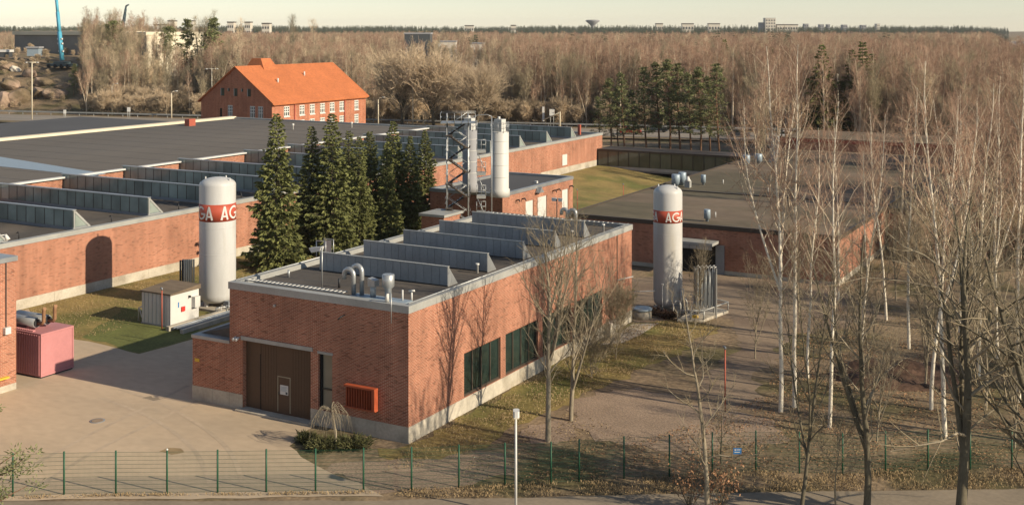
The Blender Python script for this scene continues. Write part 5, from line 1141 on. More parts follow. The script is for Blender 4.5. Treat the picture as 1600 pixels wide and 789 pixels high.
for (px, py, ty, k, rz, tl, lab) in bl:
    a = P(px, py); d_ = to_rd(*a)[1]; h_ = zat(ty, d_); plant_tree('birch_tree', lab, 'birch', BIR[k], a[0], a[1], rz, h_ / 19.0, 'birches right of the workshop', tilt=(0, tl))
BARE = [bare_tree(300 + k, 11.0, 0.085, cs=0.12, nb=24, spread=0.22, up=1.5, forks=3, twig=0.0065, sub=5, tw=4, wob=0.09, mats=('bark', 'bark', 'twig_grey')) for k in range(3)]
for i, (px, py, h_, k, lab) in enumerate((
    (1350, 600, 10.5, 0, 'many branched grey tree left of the dark soil heap'), (1445, 605, 10.0, 1, 'grey bare tree growing out of the soil heap'), (1540, 640, 11.5, 2, 'grey bare tree between the right birches'),
    (1180, 560, 7.0, 1, 'low bare tree at the edge of the dirt track'), (1400, 470, 9.5, 2, 'bare tree in the sunlit grass behind the clearing'), (1250, 505, 9.0, 0, 'bare tree at the bend of the dirt track'),
    (1090, 500, 6.0, 2, 'small bare tree growing through the railed pad'), (1585, 700, 8.5, 0, 'bare tree at the fence near the right edge'), (1370, 690, 6.5, 1, 'thin bare tree behind the fence near the twin trunks'))):
    a = P(px, py); plant_tree('bare_tree', lab, 'tree', BARE[k], a[0], a[1], i * 1.1, h_ / 11.0, 'grey bare trees of the clearing')
# soil heap and rubble
a = P(1405, 588); rng = np.random.default_rng(3); n = 26; us = np.linspace(-1, 1, n); U, Vv = np.meshgrid(us, us, indexing='ij'); hz = np.clip(1 - (U ** 2 + Vv ** 2), 0, 1) ** 0.8 * (0.75 + 0.35 * np.sin(U * 5 + 1) * np.cos(Vv * 6)) + rng.normal(0, 0.06, U.shape) * (U ** 2 + Vv ** 2 < 1)
hp = np.stack([U * 4.6, Vv * 3.2, hz * 1.0 - 0.08], -1).reshape(-1, 3); ii = np.arange(n * n).reshape(n, n)
o = bpy.data.objects.new('soil_heap', fast_mesh('soil_heap', hp, np.stack([ii[:-1, :-1], ii[1:, :-1], ii[1:, 1:], ii[:-1, 1:]], -1).reshape(-1, 4), [M['soil']])); COL.objects.link(o); o.location = (*a, 0); o.rotation_euler = (0, 0, 0.5); tag(o, 'dark heap of turned soil under the birches', 'soil heap')

# ------------------------------------------------------------------ pines and spruces by the highway
PIN = [pine(400 + k, 15.0, 3.0, cs=(0.26, 0.34, 0.22)[k], limbs=40, clumps=4, nb=24, blade=0.38, cone=True) for k in range(3)]
pl = [(938, 232, 150), (955, 238, 122), (966, 236, 135), (976, 240, 112), (990, 238, 140), (1010, 240, 104), (1031, 238, 96), (1047, 241, 92), (1063, 240, 98), (1080, 243, 112), (1095, 242, 104), (1124, 246, 98), (1110, 240, 118)]
for i, (px, fy, ty) in enumerate(pl):
    d_ = F * CAMZ / (fy - HOR); a = at(px, d_); h_ = zat(ty, d_); plant_tree('pine_tree', '%s pine from the left in the grove behind the glazed passage' % ORD[i].capitalize(), 'pine', PIN[i % 3], a[0], a[1], i * 2.1, h_ / 15.0, 'pines behind the glazed passage')
SPF = [spruce(500 + k, 16.0, 3.0, levels=34, per=12, nb=24, blade=0.75, nm='needle') for k in range(2)]
for i, (px, d_, ty, lab) in enumerate(((1284, 205, 70, 'dark spruce left of the tall spruce pair above the birches'), (1331, 208, 78, 'green spruce leaning on the tallest spruce above the birches'), (1348, 205, 66, 'tallest dark spruce above the birches'), (1362, 212, 84, 'short spruce right of the tallest one above the birches'), (1397, 225, 88, 'lone dark spruce right of the spruce group'), (1205, 300, 74, 'distant dark spruce above the grey air shaft'), (1132, 320, 62, 'dark pine top above the pine grove'))):
    a = at(px, d_); h_ = zat(ty, d_); plant_tree('spruce_tree', lab, 'spruce', SPF[i % 2], a[0], a[1], i, h_ / 16.0, 'spruces above the birches')

# ------------------------------------------------------------------ the woods: trees one can tell apart are things of their own
FB = [bare_tree(600 + k, 18.0, 0.19, cs=(0.34, 0.45, 0.4, 0.3)[k], nb=22, spread=0.14, up=2.0, forks=(0, 1, 0, 2)[k], twig=0.0105, sub=5, tw=8, droop=0.02, wob=0.06, tsides=5, mats=('birch_far', 'twig', 'twig_red'), tlen=0.8) for k in range(4)]
FT = [bare_tree(620 + k, 17.0, 0.20, cs=(0.25, 0.4, 0.3, 0.35)[k], nb=22, spread=0.16, up=1.9, forks=(2, 0, 1, 0)[k], twig=0.0105, sub=5, tw=8, wob=0.07, tsides=5, mats=('bark', 'bark', 'twig' if k % 2 else 'twig_olive'), tlen=0.8) for k in range(4)]
FBU = [bare_tree(640 + k, 6.0, 0.05, cs=0.06, nb=22, spread=0.42, up=1.0, forks=4, twig=0.022, sub=5, tw=6, wob=0.12, tsides=4, mats=('bark', 'bark', 'twig'), tlen=0.6) for k in range(2)]
BLOCKS = [(-51, -23, 100, 188), (-25, -16, 119, 141), (-25, -9, 137, 154), (-52, -8, 170, 189)]
def clear_of_blocks(X, Y): return not any(a < X < b and c < Y < d for a, b, c, d in BLOCKS)
def pick(v, table):
    for lim, txt in table:
        if v < lim: return txt
    return table[-1][1]
SIZE = lambda h: pick(h, ((14, 'short'), (16, 'middling'), (18, 'tall'), (99, 'very tall')))
WHERE = lambda px: pick(px, ((165, 'by the rocky slope beyond the highway'), (200, 'below the broad crowned pine beyond the highway'), (240, 'at the road sign beyond the highway'), (280, 'below the pale facade beyond the highway'), (330, 'left of the orange roofed house beyond the highway'), (390, 'behind the orange roof peak'), (440, 'behind the left half of the orange roof'), (500, 'behind the middle of the orange roof'), (560, 'behind the right end of the orange roof'), (610, 'just right of the orange roofed house'), (660, 'beside the tall double lamp behind the hall'), (710, 'behind the wide round bare tree'), (760, 'behind the left silo beyond the highway'), (810, 'behind the sunlit silo beyond the highway'), (850, 'left of the entrance sign'), (890, 'behind the entrance sign'), (940, 'left of the pine grove'), (1000, 'behind the left pines of the grove'), (1060, 'behind the middle of the pine grove'), (1110, 'behind the right pines of the grove'), (1150, 'right of the pine grove'), (9999, 'behind the grey air shaft')))
WHERE_R = lambda px, d: pick(px, ((1250, 'behind the low building'), (1330, 'before the left spruces'), (1380, 'below the tallest spruce in the right wood'), (1420, 'below the lone spruce in the right wood'), (1460, 'right of the stepped brick blocks'), (1500, 'behind the soil heap'), (1540, 'in the right wood behind the birch clump'), (1580, 'in the right wood towards the picture edge'), (9999, 'at the right picture edge'))) + (' near the clearing' if d < 145 else (' farther in' if d < 185 else ' by the highway'))
rng = np.random.default_rng(77); cnt = 0; tries = 0
while cnt < 105 and tries < 5000:
    tries += 1; px = rng.uniform(1150, 1680); d_ = 104 + 125 * rng.uniform() ** 0.8; X, Y = at(px, d_)
    if not clear_of_blocks(X, Y) or abs(d_ - road_d(to_rd(X, Y)[0])) < 12: continue
    if px < 1330 and d_ < 165: continue
    h_ = rng.uniform(13, 19.5); b = rng.uniform() < 0.62
    plant_tree('wood_birch' if b else 'wood_tree', '%s %s %s' % (SIZE(h_), 'white stemmed birch' if b else 'grey bare tree', WHERE_R(px, d_)), 'birch' if b else 'tree', (FB if b else FT)[int(rng.integers(4))], X, Y, rng.uniform(0, 6.28), h_ / 18.0, 'birches in the right wood' if b else 'grey trees in the right wood', tilt=(rng.normal(0, 0.03), rng.normal(0, 0.03))); cnt += 1
for i in range(150):
    px = -20 + 1240 * (i + rng.uniform(-0.4, 0.4)) / 150; rr_ = (px - CX) / F; off = 15 + 42 * rng.uniform() ** 1.6
    d_ = (289 - 0.291 * 126 + off) / (1 + 0.291 * rr_); X, Y = at(px, d_)
    if px < 128: continue
    b = rng.uniform() < 0.5; h_ = rng.uniform(12.5, 20) * (0.8 if 560 < px < 800 or px < 330 else 1)
    if 215 < px < 312 and i % 2: continue
    plant_tree('wood_birch' if b else 'wood_tree', '%s %s %s' % (SIZE(h_), 'pale stemmed birch' if b else 'tan bare tree', WHERE(px)), 'birch' if b else 'tree', (FB if b else FT)[int(rng.integers(4))], X, Y, rng.uniform(0, 6.28), h_ / 18.0, 'birches beyond the highway' if b else 'bare trees beyond the highway', tilt=(rng.normal(0, 0.025), rng.normal(0, 0.025)))

# the rest of the wood reads as one mass: points that instance the same trees
def proto_collection(name, pairs):
    c = bpy.data.collections.new(name)
    for k, pr in enumerate(pairs):
        V, Fq, Mi, ms = [], [], [], []; off = 0
        for me in pr:
            n = len(me.vertices); a = np.empty(n * 3, np.float32); me.vertices.foreach_get('co', a); V.append(a.reshape(-1, 3))
            m_ = len(me.polygons); l_ = np.empty(len(me.loops), np.int32); me.loops.foreach_get('vertex_index', l_); Fq.append(l_.reshape(-1, 4) + off); i_ = np.empty(m_, np.int32); me.polygons.foreach_get('material_index', i_); Mi.append(i_ + len(ms)); ms += list(me.materials); off += n
        o = bpy.data.objects.new(name + '_kind', fast_mesh(name, np.concatenate(V), np.concatenate(Fq), ms, np.concatenate(Mi))); c.objects.link(o)
    return c
def scatter(name, label, cat, coll, pts, smin, smax, seed=0):
    me = bpy.data.meshes.new(name); pts = np.asarray(pts, np.float32); me.vertices.add(len(pts)); me.vertices.foreach_set('co', pts.ravel()); me.update()
    o = bpy.data.objects.new(name, me); COL.objects.link(o); o['kind'] = 'stuff'; o['label'] = label; o['category'] = cat
    ng = bpy.data.node_groups.new(name, 'GeometryNodeTree'); ng.interface.new_socket('Geometry', in_out='INPUT', socket_type='NodeSocketGeometry'); ng.interface.new_socket('Geometry', in_out='OUTPUT', socket_type='NodeSocketGeometry')
    N, L = ng.nodes, ng.links; gi = N.new('NodeGroupInput'); go = N.new('NodeGroupOutput'); ip = N.new('GeometryNodeInstanceOnPoints'); ci = N.new('GeometryNodeCollectionInfo')
    ci.inputs['Collection'].default_value = coll; ci.inputs['Separate Children'].default_value = True; ci.inputs['Reset Children'].default_value = True
    rv = N.new('FunctionNodeRandomValue'); rv.data_type = 'FLOAT_VECTOR'; rv.inputs[0].default_value = (-0.04, -0.04, 0); rv.inputs[1].default_value = (0.04, 0.04, 6.28); rv.inputs['Seed'].default_value = seed
    rs = N.new('FunctionNodeRandomValue'); rs.data_type = 'FLOAT'; rs.inputs[2].default_value = smin; rs.inputs[3].default_value = smax; rs.inputs['Seed'].default_value = seed + 5
    L.new(gi.outputs[0], ip.inputs['Points']); L.new(ci.outputs[0], ip.inputs['Instance']); ip.inputs['Pick Instance'].default_value = True
    L.new(rv.outputs[0], ip.inputs['Rotation']); L.new(rs.outputs[1], ip.inputs['Scale']); L.new(ip.outputs[0], go.inputs[0])
    md = o.modifiers.new('scatter', 'NODES'); md.node_group = ng; return o
FAR_P = [(spruce(700, 16.0, 2.6, levels=16, per=7, nb=6, blade=1.3, nm='needle_far')), (spruce(701, 14.0, 3.0, levels=14, per=7, nb=6, blade=1.4, nm='needle_far', power=0.6))]
C_MIX = proto_collection('mixed_wood', FB + FT); C_RED = proto_collection('birch_wood', FB + [FT[0]]); C_TAN = proto_collection('tan_wood', FT + [FB[0]]); C_BUSH = proto_collection('undergrowth', FBU); C_CON = proto_collection('conifer_wood', FAR_P)
def pts_in(n, px0, px1, d0, d1, seed, ok=None, pw=1.0, rel=True):
    g = np.random.default_rng(seed); out = []
    while len(out) < n:
        px = g.uniform(px0, px1); d_ = d0 + (d1 - d0) * g.uniform() ** pw; rr_ = (px - CX) / F
        if rel: d_ = (289 - 0.291 * 126 + d_) / (1 + 0.291 * rr_)
        X, Y = at(px, d_)
        if ok and not ok(px, d_, X, Y): continue
        if px > 1575 and d_ > 420: continue
        out.append((X, Y, tz(X, Y)))
    return out
noroad = lambda px, d_, X, Y: clear_of_blocks(X, Y) and abs(d_ - road_d(to_rd(X, Y)[0])) > 14
g_ = np.random.default_rng(44)
GAPS = ((626, 676, 720), (680, 716, 620), (732, 760, 580), (60, 310, 380))
def open_view(px, d_, X, Y):
    return not any(a < px < b and (d_ < dd or dd == 380) and d_ > 372 and (dd != 380 or d_ < 440) for a, b, dd in GAPS)
scatter('near_wood', 'brown leafless wood beyond the highway', 'woodland', C_TAN, pts_in(430, 128, 340, 26, 150, 1, lambda px, d_, X, Y: open_view(px, d_, X, Y) and not (215 < px < 312 and g_.uniform() < 0.75)), 0.45, 0.72, 1)
scatter('edge_wood', 'bare grey brown wood above the orange roofed house', 'woodland', C_MIX, pts_in(950, 330, 575, 26, 150, 22, open_view), 0.6, 1.0, 22)
scatter('low_wood', 'low tan thicket behind the hall roof lights', 'woodland', C_TAN, pts_in(800, 560, 830, 20, 130, 21, open_view), 0.38, 0.68, 21)
scatter('gap_wood', 'leafless trees in front of the white halls', 'woodland', C_MIX, [p for a, b, dd in GAPS[:3] for p in pts_in(26, a - 6, b + 6, dd - 75, dd - 14, int(a), rel=False)], 0.74, 0.86, 41)
scatter('reddish_wood', 'red brown leafless birch wood beyond the highway on the right', 'woodland', C_RED, pts_in(2000, 800, 1680, 16, 170, 2), 0.5, 1.08, 2)
scatter('right_wood', 'dense birch wood behind the clearing at the right', 'woodland', C_RED, pts_in(300, 1330, 1900, 112, 232, 3, lambda px, d_, X, Y: noroad(px, d_, X, Y), rel=False), 0.6, 1.0, 3)
scatter('middle_wood', 'leafless wood stretching back to the far hills', 'woodland', C_MIX, pts_in(7000, -120, 1720, 150, 900, 4, lambda px, d_, X, Y: open_view(px, d_, X, Y) and not (px < 130 and d_ < 620), pw=1.3), 0.55, 1.12, 4)
scatter('far_wood', 'hazy leafless wood in the distance', 'woodland', C_MIX, pts_in(5500, -150, 1750, 800, 1400, 5, pw=1.0, rel=False), 0.85, 1.05, 5)
scatter('far_conifers', 'dark conifers on the far ridge', 'woodland', C_CON, pts_in(9000, -150, 1750, 1250, 3500, 6, rel=False), 0.8, 1.2, 6)
cl_ = np.random.default_rng(55); CPT = []
for k in range(26):
    px0 = cl_.uniform(-60, 1660); d0 = cl_.uniform(430, 1150)
    for q in range(int(cl_.integers(5, 16))):
        px = px0 + cl_.normal(0, 16 * 500 / d0); d_ = d0 + cl_.normal(0, 18); X, Y = at(px, d_)
        if open_view(px, d_, X, Y) and not (px < 130 and d_ < 600) and px < 1575: CPT.append((X, Y, tz(X, Y)))
scatter('conifer_groups', 'groups of dark conifers rising out of the leafless wood', 'woodland', C_CON, CPT, 0.95, 1.28, 57)
scatter('scattered_conifers', 'conifers standing among the leafless wood', 'woodland', C_CON, pts_in(520, -120, 1720, 380, 1400, 7, lambda px, d_, X, Y: open_view(px, d_, X, Y) and not (px < 130 and d_ < 600), rel=False), 0.65, 1.1, 7)
scatter('undergrowth', 'bare scrub along the edge of the wood', 'undergrowth', C_BUSH, pts_in(750, 128, 1660, 14, 60, 8, pw=1.4) + pts_in(150, 1340, 1800, 106, 225, 9, noroad, rel=False), 0.5, 1.0, 8)
scatter('shade_wood', 'birch wood beyond the right edge of the view', 'woodland', C_RED, [(x, y, 0) for x, y in [at(px, d_) for px, d_ in zip(np.random.default_rng(10).uniform(1700, 2700, 64), np.random.default_rng(11).uniform(58, 112, 64))]], 0.6, 1.0, 9)
# left pines, junipers and tall trees on the rocky hill
LP = [pine(450 + k, 14.0, 3.0, cs=(0.3, 0.5)[k], limbs=38, clumps=4, nb=18, blade=0.55, cone=(k == 0)) for k in range(2)]
for i, (px, d_, ty, sc_, k, lab) in enumerate(((180, 345, 33, 1.0, 1, 'broad crowned pine in front of the building site'), (255, 350, 42, 1.0, 1, 'thin pine standing before the pale facade'), (290, 340, 30, 1.0, 0, 'tall dark pine right of the pale facade'), (330, 335, 28, 1.0, 0, 'dark pine behind the orange roofed house'), (325, 330, 82, 1.0, 0, 'lower green pine left of the orange roof'), (168, 352, 46, 1.0, 1, 'second pine crown near the dark crane'), (115, 318, 100, 0.9, 0, 'low young pine on the rocky slope'), (385, 420, 66, 1.0, 0, 'small dark conifer above the orange roof'))):
    a = at(px, d_); z = tz(*a); h_ = max(3.0, zat(ty, d_) - z); plant_tree('hill_pine', lab, 'pine', LP[k], a[0], a[1], i * 1.7, h_ / 14.0, 'pines on the left hill')
for i, (px, d_, ty, lab) in enumerate(((313, 338, 16, 'tallest bare tree crown rising over the skyline'), (370, 380, 34, 'bare crown above the skyline right of the tallest one'), (462, 420, 24, 'pale bare treetop against the sky above the orange roof'), (494, 430, 31, 'small bare treetop against the sky'))):
    a = at(px, d_); z = tz(*a); h_ = zat(ty, d_) - z; plant_tree('tall_bare_tree', lab, 'tree', FT[i % 4], a[0], a[1], i, h_ / 17.0, 'bare treetops on the skyline')
ROUND = bare_tree(660, 9.5, 0.25, cs=0.10, nb=40, spread=0.55, up=0.8, forks=4, twig=0.024, sub=6, tw=6, wob=0.1, tsides=6, mats=('bark_dark', 'bark', 'twig'), tlen=0.8)
for i, (px, fy, ty, lab) in enumerate(((678, 200, 100, 'wide round bare tree behind the hall roof lights'), (745, 203, 118, 'second wide bare tree behind the silos'), (628, 198, 95, 'dense bare tree right of the orange roofed house'))):
    d_ = F * CAMZ / (fy - HOR); a = at(px, d_); h_ = zat(ty, d_); plant_tree('round_bare_tree', lab, 'tree', ROUND, a[0], a[1], i * 2, h_ / 9.5, 'round bare trees by the highway')

# ------------------------------------------------------------------ rocky slope on the left
def boulder(seed, m='rock'):
    bm = bmesh.new(); bmesh.ops.create_icosphere(bm, subdivisions=3, radius=1.0); g = np.random.default_rng(seed); ph = g.uniform(0, 6, 9); dirs = g.normal(0, 1, (7, 3)); dirs /= np.linalg.norm(dirs, axis=1, keepdims=True)
    for v in bm.verts:
        c = v.co.copy(); k = 1 + 0.16 * math.sin(c.x * 2.3 + ph[0]) * math.cos(c.y * 2.7 + ph[1]) + 0.10 * math.sin(c.z * 4 + ph[2] + c.x * 3); v.co = c * k
        for dvec in dirs:
            q = v.co.dot(Vector(dvec)); lim = 0.72 + 0.2 * math.sin(ph[3] + dvec[0] * 5)
            if q > lim: v.co -= Vector(dvec) * (q - lim) * 0.85
    me = bpy.data.meshes.new('boulder'); bm.to_mesh(me); bm.free(); me.materials.append(M[m]); return me
BO = [boulder(k) for k in range(4)]
def hill_point(px, py):
    best = None
    for d_ in np.linspace(292, 372, 161):
        X, Y = at(px, d_); yy = HOR + F * (CAMZ - tz(X, Y)) / d_
        if best is None or abs(yy - py) < best[0]: best = (abs(yy - py), d_, X, Y)
    return best[1:]
for i, (px, py, sx_, sy_, sz_, lab) in enumerate(((12, 107, 3.2, 2.4, 1.6, 'pale rock left of the white painted stone'), (70, 131, 3.0, 2.4, 1.7, 'rounded pinkish rock halfway up the slope'), (97, 138, 2.0, 1.8, 1.5, 'small rock at the end of the ledge'), (88, 150, 3.6, 2.6, 2.0, 'broad pink rock face low on the slope'), (20, 135, 4.6, 3.0, 1.6, 'long slanting rock slab at the left edge'), (32, 158, 5.0, 3.0, 3.4, 'large brown rock wall above the highway'), (62, 150, 3.6, 3.0, 2.6, 'brown rock between the wall and the pink face'), (5, 165, 4.0, 3.0, 3.6, 'rock shoulder cut by the left edge'), (45, 120, 3.4, 2.0, 1.2, 'flat rock ledge under the white stone'))):
    d_, X, Y = hill_point(px, py); a = (X, Y); z = tz(*a); o = bpy.data.objects.new('boulder', BO[i % 4]); COL.objects.link(o); o.location = (a[0], a[1], z + 0.15 * sz_); o.scale = (sx_, sy_, sz_); o.rotation_euler = (0.1 * i, 0.05 * i, ANG + 0.3 * i); tag(o, lab, 'rock', 'rocks on the left slope')
d_, X, Y = hill_point(25, 112); a = (X, Y); o = bpy.data.objects.new('painted_stone', BO[1]); COL.objects.link(o); o.location = (*a, tz(*a) + 0.5); o.scale = (1.8, 1.4, 1.1); o.rotation_euler = (0.2, 0.3, 1); tag(o, 'whitish stone block high on the rocky slope', 'rock'); o.data = BO[1].copy(); o.data.materials[0] = M['apt']
scatter('slope_scrub', 'brown scrub growing over the rocky slope', 'undergrowth', C_BUSH, pts_in(110, -60, 150, 16, 120, 30), 0.2, 0.45, 30)

# ------------------------------------------------------------------ building site, cranes
def box_block(name, label, cat, x0, x1, d, ytop, zbase, m, dep=14.0, group=None, wins=None, roof=None, wm='aptdark'):
    """an upright block seen face on at depth d; wins=(columns,rows)"""
    c = (x0 + x1) / 2; a = at(c, d); W = (x1 - x0) / F * d; zt_ = zat(ytop, d); t = thing(name, label, cat, (a[0], a[1], zbase), group)
    q = lambda r_, e: (a[0] + r_ * CA - e * SA, a[1] + r_ * SA + e * CA)
    MB().prism([q(-W / 2, 0), q(W / 2, 0), q(W / 2, dep), q(-W / 2, dep)], zbase, zt_).build('wall', m, t)
    MB().prism([q(-W / 2 - 0.3, -0.3), q(W / 2 + 0.3, -0.3), q(W / 2 + 0.3, dep + 0.3), q(-W / 2 - 0.3, dep + 0.3)], zt_, zt_ + (0.5 + 0.0006 * d if roof else 0.5)).build('roof', roof or 'aptgrey', t)
    if wins:
        nc_, nr_ = wins; hh = (zt_ - zbase) * 0.9
        for i in range(nc_):
            for j in range(nr_):
                r_ = -W / 2 + W * (i + 0.5) / nc_; z = zt_ - (j + 0.7) * (hh / max(nr_, 1)); ww = W / nc_ * 0.28; MB().prism([q(r_ - ww, -0.2), q(r_ + ww, -0.2), q(r_ + ww, -0.02), q(r_ - ww, -0.02)], z - 0.25 * hh / nr_, z + 0.2 * hh / nr_).build('window', wm, t)
    return t
cx_, cy_ = at(228, 385); zt_ = zat(50, 385)
t = thing('concrete_shell', 'long building site shell with a grey shaded wall and pale sunlit end', 'building', (cx_, cy_, 8))
MB().box(cx_ - 64, cx_, cy_, cy_ + 26, 6, zt_ - 1.2).build('wall', 'greywall', t); MB().box(cx_ + 0.01, cx_ + 0.4, cy_ + 0.01, cy_ + 25.9, 6, zt_ - 1.2).build('painted_sunlit_face', 'pale', t)  # end plate coloured paler than the wall to stand for sunlight on it
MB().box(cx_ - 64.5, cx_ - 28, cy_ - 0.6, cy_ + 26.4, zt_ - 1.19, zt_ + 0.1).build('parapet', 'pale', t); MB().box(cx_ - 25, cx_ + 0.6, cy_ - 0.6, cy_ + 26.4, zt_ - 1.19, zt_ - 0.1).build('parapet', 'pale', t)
def crane(label, px, fy, tx, ty, d, w, m, group):
    a = at(px, d); b = at(tx, d + 4); z0 = zat(fy, d); z1 = zat(ty, d + 4); t = thing('mobile_crane', label, 'crane', (*a, tz(*a)), group); P0 = Vector((*a, z0)); P1 = Vector((*b, z1)); zb = tz(*a)
    fr = [0, 0.36, 0.62, 0.84, 1.0]
    for k in range(4): MB().tube(P0.lerp(P1, fr[k]), P0.lerp(P1, fr[k + 1] + (0.0 if k == 3 else 0.012)), w * (1 - 0.16 * k), w * (1 - 0.16 * k), 4).build('boom_section', m, t)
    MB().tube(P1, P1 + Vector((1.6 * w, 0.6 * w, 0.8 * w)), w * 0.5, w * 0.35, 6).build('boom_head', m, t)
    MB().box(a[0] - 2.2, a[0] + 2.2, a[1] - 1.3, a[1] + 1.3, zb + 1.2, zb + 1.8).build('superstructure', 'cranedark', t); MB().box(a[0] - 5, a[0] + 5, a[1] - 1.3, a[1] + 1.3, zb + 0.5, zb + 1.19).build('carrier', 'cranedark', t)
    for k in range(4):
        for s_ in (-1.3, 1.3): MB().tube((a[0] - 4 + 2.6 * k, a[1] + s_ - 0.2, zb + 0.55), (a[0] - 4 + 2.6 * k, a[1] + s_ + 0.2, zb + 0.55), 0.55, n=12).build('wheel', 'tyre', t)
    for k, f_ in enumerate((0.12, 0.22, 0.28)): p_ = P0.lerp(P1, f_); MB().box(p_.x - w * 1.6, p_.x + w * 1.5, p_.y - 0.25, p_.y + 0.25, p_.z - 0.2, p_.z + 0.25).build('bracket', 'white', t)
    return t
crane('light blue telescopic crane boom rising out of the frame at the left', 97, 95, 86, -24, 340, 0.62, 'cyan', 'mobile cranes')
crane('dark telescopic crane boom behind the broad crowned pine', 192, 44, 197, 10, 600, 0.9, 'cranedark', 'mobile cranes')
box_block('site_cabin', 'pale grey site cabin left of the blue crane', 'cabin', 42, 60, 352, 76, zat(88, 352), 'bluevent', 3); box_block('site_cabin', 'white roofed site cabin at the left edge of the hill', 'cabin', -10, 13, 352, 82, zat(90, 352), 'aptdark', 3, roof='white')

# ------------------------------------------------------------------ far buildings on the skyline
G1 = 'blocks on the far skyline'
box_block('tower_block', 'white tower block with dark windows, tallest on the right skyline', 'building', 1196, 1212, 2300, 29, 10, 'apt', 20, G1, (4, 5)); box_block('tower_block', 'grey slab joined to the white skyline tower', 'building', 1188, 1195, 2310, 36, 10, 'aptgrey', 20, G1)
box_block('apartment_block', 'wide yellowish apartment house right of the white skyline tower', 'building', 1214, 1247, 2300, 40, 10, 'apt', 16, G1, (8, 2), 'frame')
for i, (x0, x1, yt, m, lab) in enumerate(((1257, 1263.5, 38, 'aptgrey', 'first small grey tower right of the yellowish skyline house'), (1281, 1287.5, 39, 'aptgrey', 'second small grey tower on the right skyline'), (1293, 1297, 39, 'aptgrey', 'slimmest grey tower on the right skyline'), (1317, 1324, 39.5, 'aptgrey', 'fourth small grey tower on the right skyline'), (1346, 1353.5, 40, 'aptgrey', 'broad grey tower on the right skyline'), (1370, 1375, 38, 'apt', 'rightmost pale tower on the skyline'))):
    box_block('tower_block', lab, 'building', x0, x1, 2350, yt, 10, m, 14, G1, (2, 4))
for i, (x0, x1, yt, lab) in enumerate(((1025, 1036, 38.5, 'pale flat roofed house right of the water tower'), (1066, 1084, 38.5, 'second pale flat roofed house on the skyline'), (1107, 1125, 38.5, 'third pale flat roofed house left of the white tower'), (798, 806, 41, 'small white house on the skyline left of the water tower'), (726, 740, 41.5, 'low white house on the middle skyline'))):
    box_block('apartment_block', lab, 'building', x0, x1, 2200, yt, 8, 'apt', 12, G1, (4, 2), 'frame')
for i, (x0, x1, yt, lab) in enumerate(((262, 272, 34, 'stepped apartment house with flat roof behind the pale facade'), (290, 301, 34, 'second flat roofed apartment house on the left skyline'), (240, 260, 40, 'long low house on the left skyline'), (355, 365, 36, 'third apartment house above the bare wood on the left'), (382, 391, 36, 'grey white apartment house above the orange roof'), (409, 421, 38, 'low apartment house right of the grey white one'))):
    box_block('apartment_block', lab, 'building', x0, x1, 1500, yt, 6, 'apt', 14, G1, (3, 3), 'frame')
box_block('dark_hall', 'long black hall among the distant trees', 'building', 632, 672, 700, 54, 2, 'aptdark', 20, None, (6, 1), 'aptgrey', 'aptgrey'); box_block('white_hall', 'white flat hall in the middle of the wood', 'building', 683, 712, 600, 66, 2, 'apt', 16); box_block('white_house', 'white house half hidden by trees right of the white hall', 'building', 735, 756, 560, 69, 2, 'apt', 14, None, (4, 2)); box_block('brick_chimney_house', 'small reddish house gable above the dark spruces', 'building', 1392, 1397, 420, 80, 0, 'redpole', 4)
# mushroom water tower
wx, wy = at(926, 2500); s_ = 2500 / F; t = thing('water_tower', 'mushroom shaped water tower on the horizon', 'water tower', (wx, wy, 8))
MB().lathe(wx, wy, [(3.0, 8), (3.2, zat(42, 2500)), (7.0, zat(38.5, 2500)), (15.0, zat(33.6, 2500)), (15.2, zat(32.6, 2500)), (13, zat(32.2, 2500))], 28).build('bowl', 'aptgrey', t); MB().lathe(wx, wy, [(13.0, zat(32.19, 2500)), (12.5, zat(31.8, 2500)), (2, zat(31.5, 2500))], 24).build('cap', 'felt_dark', t)

# ------------------------------------------------------------------ along the highway
gr = thing('guard_rail', 'steel guard rail along the far side of the highway', 'guard rail', (*RD(-50, road_d(-50) + 10.2), 0.3)); mb = MB(); rs = np.linspace(-160, 120, 71)
pts = [Vector((*RD(r_, road_d(r_) + 10.2), 1.05)) for r_ in rs]
for p_, q_ in zip(pts, pts[1:]): mb.face([p_ + Vector((0, 0, -0.18)), q_ + Vector((0, 0, -0.18)), q_ + Vector((0, 0, 0.18)), p_ + Vector((0, 0, 0.18))])
mb.build('beam', 'coping', gr)
for p_ in pts: part_at(boxmesh('rail_post', 0.14, 0.14, 0.75, 'coping'), 'rail_post', gr, (p_.x, p_.y + 0.12, 0.3))
lamps = [(50, 98, 'T', 189), (175, 134, 'J', 181), (268, 146, 'J', 187), (331, 108, 'T', 183), (645, 112, 'T', 200), (591, 156, 'J', 201), (1376, 92, 'J', 195), (1309, 118, 'n', 214)]
labs = ['tall double headed lamp post at the left highway', 'hooked lamp post in front of the left wood', 'hooked lamp post left of the orange roofed house', 'double headed lamp post behind the orange roofed house', 'tall double headed lamp post behind the hall', 'short lamp post right of the orange roofed house', 'hooked lamp post above the birches', 'plain white pole rising among the birches']
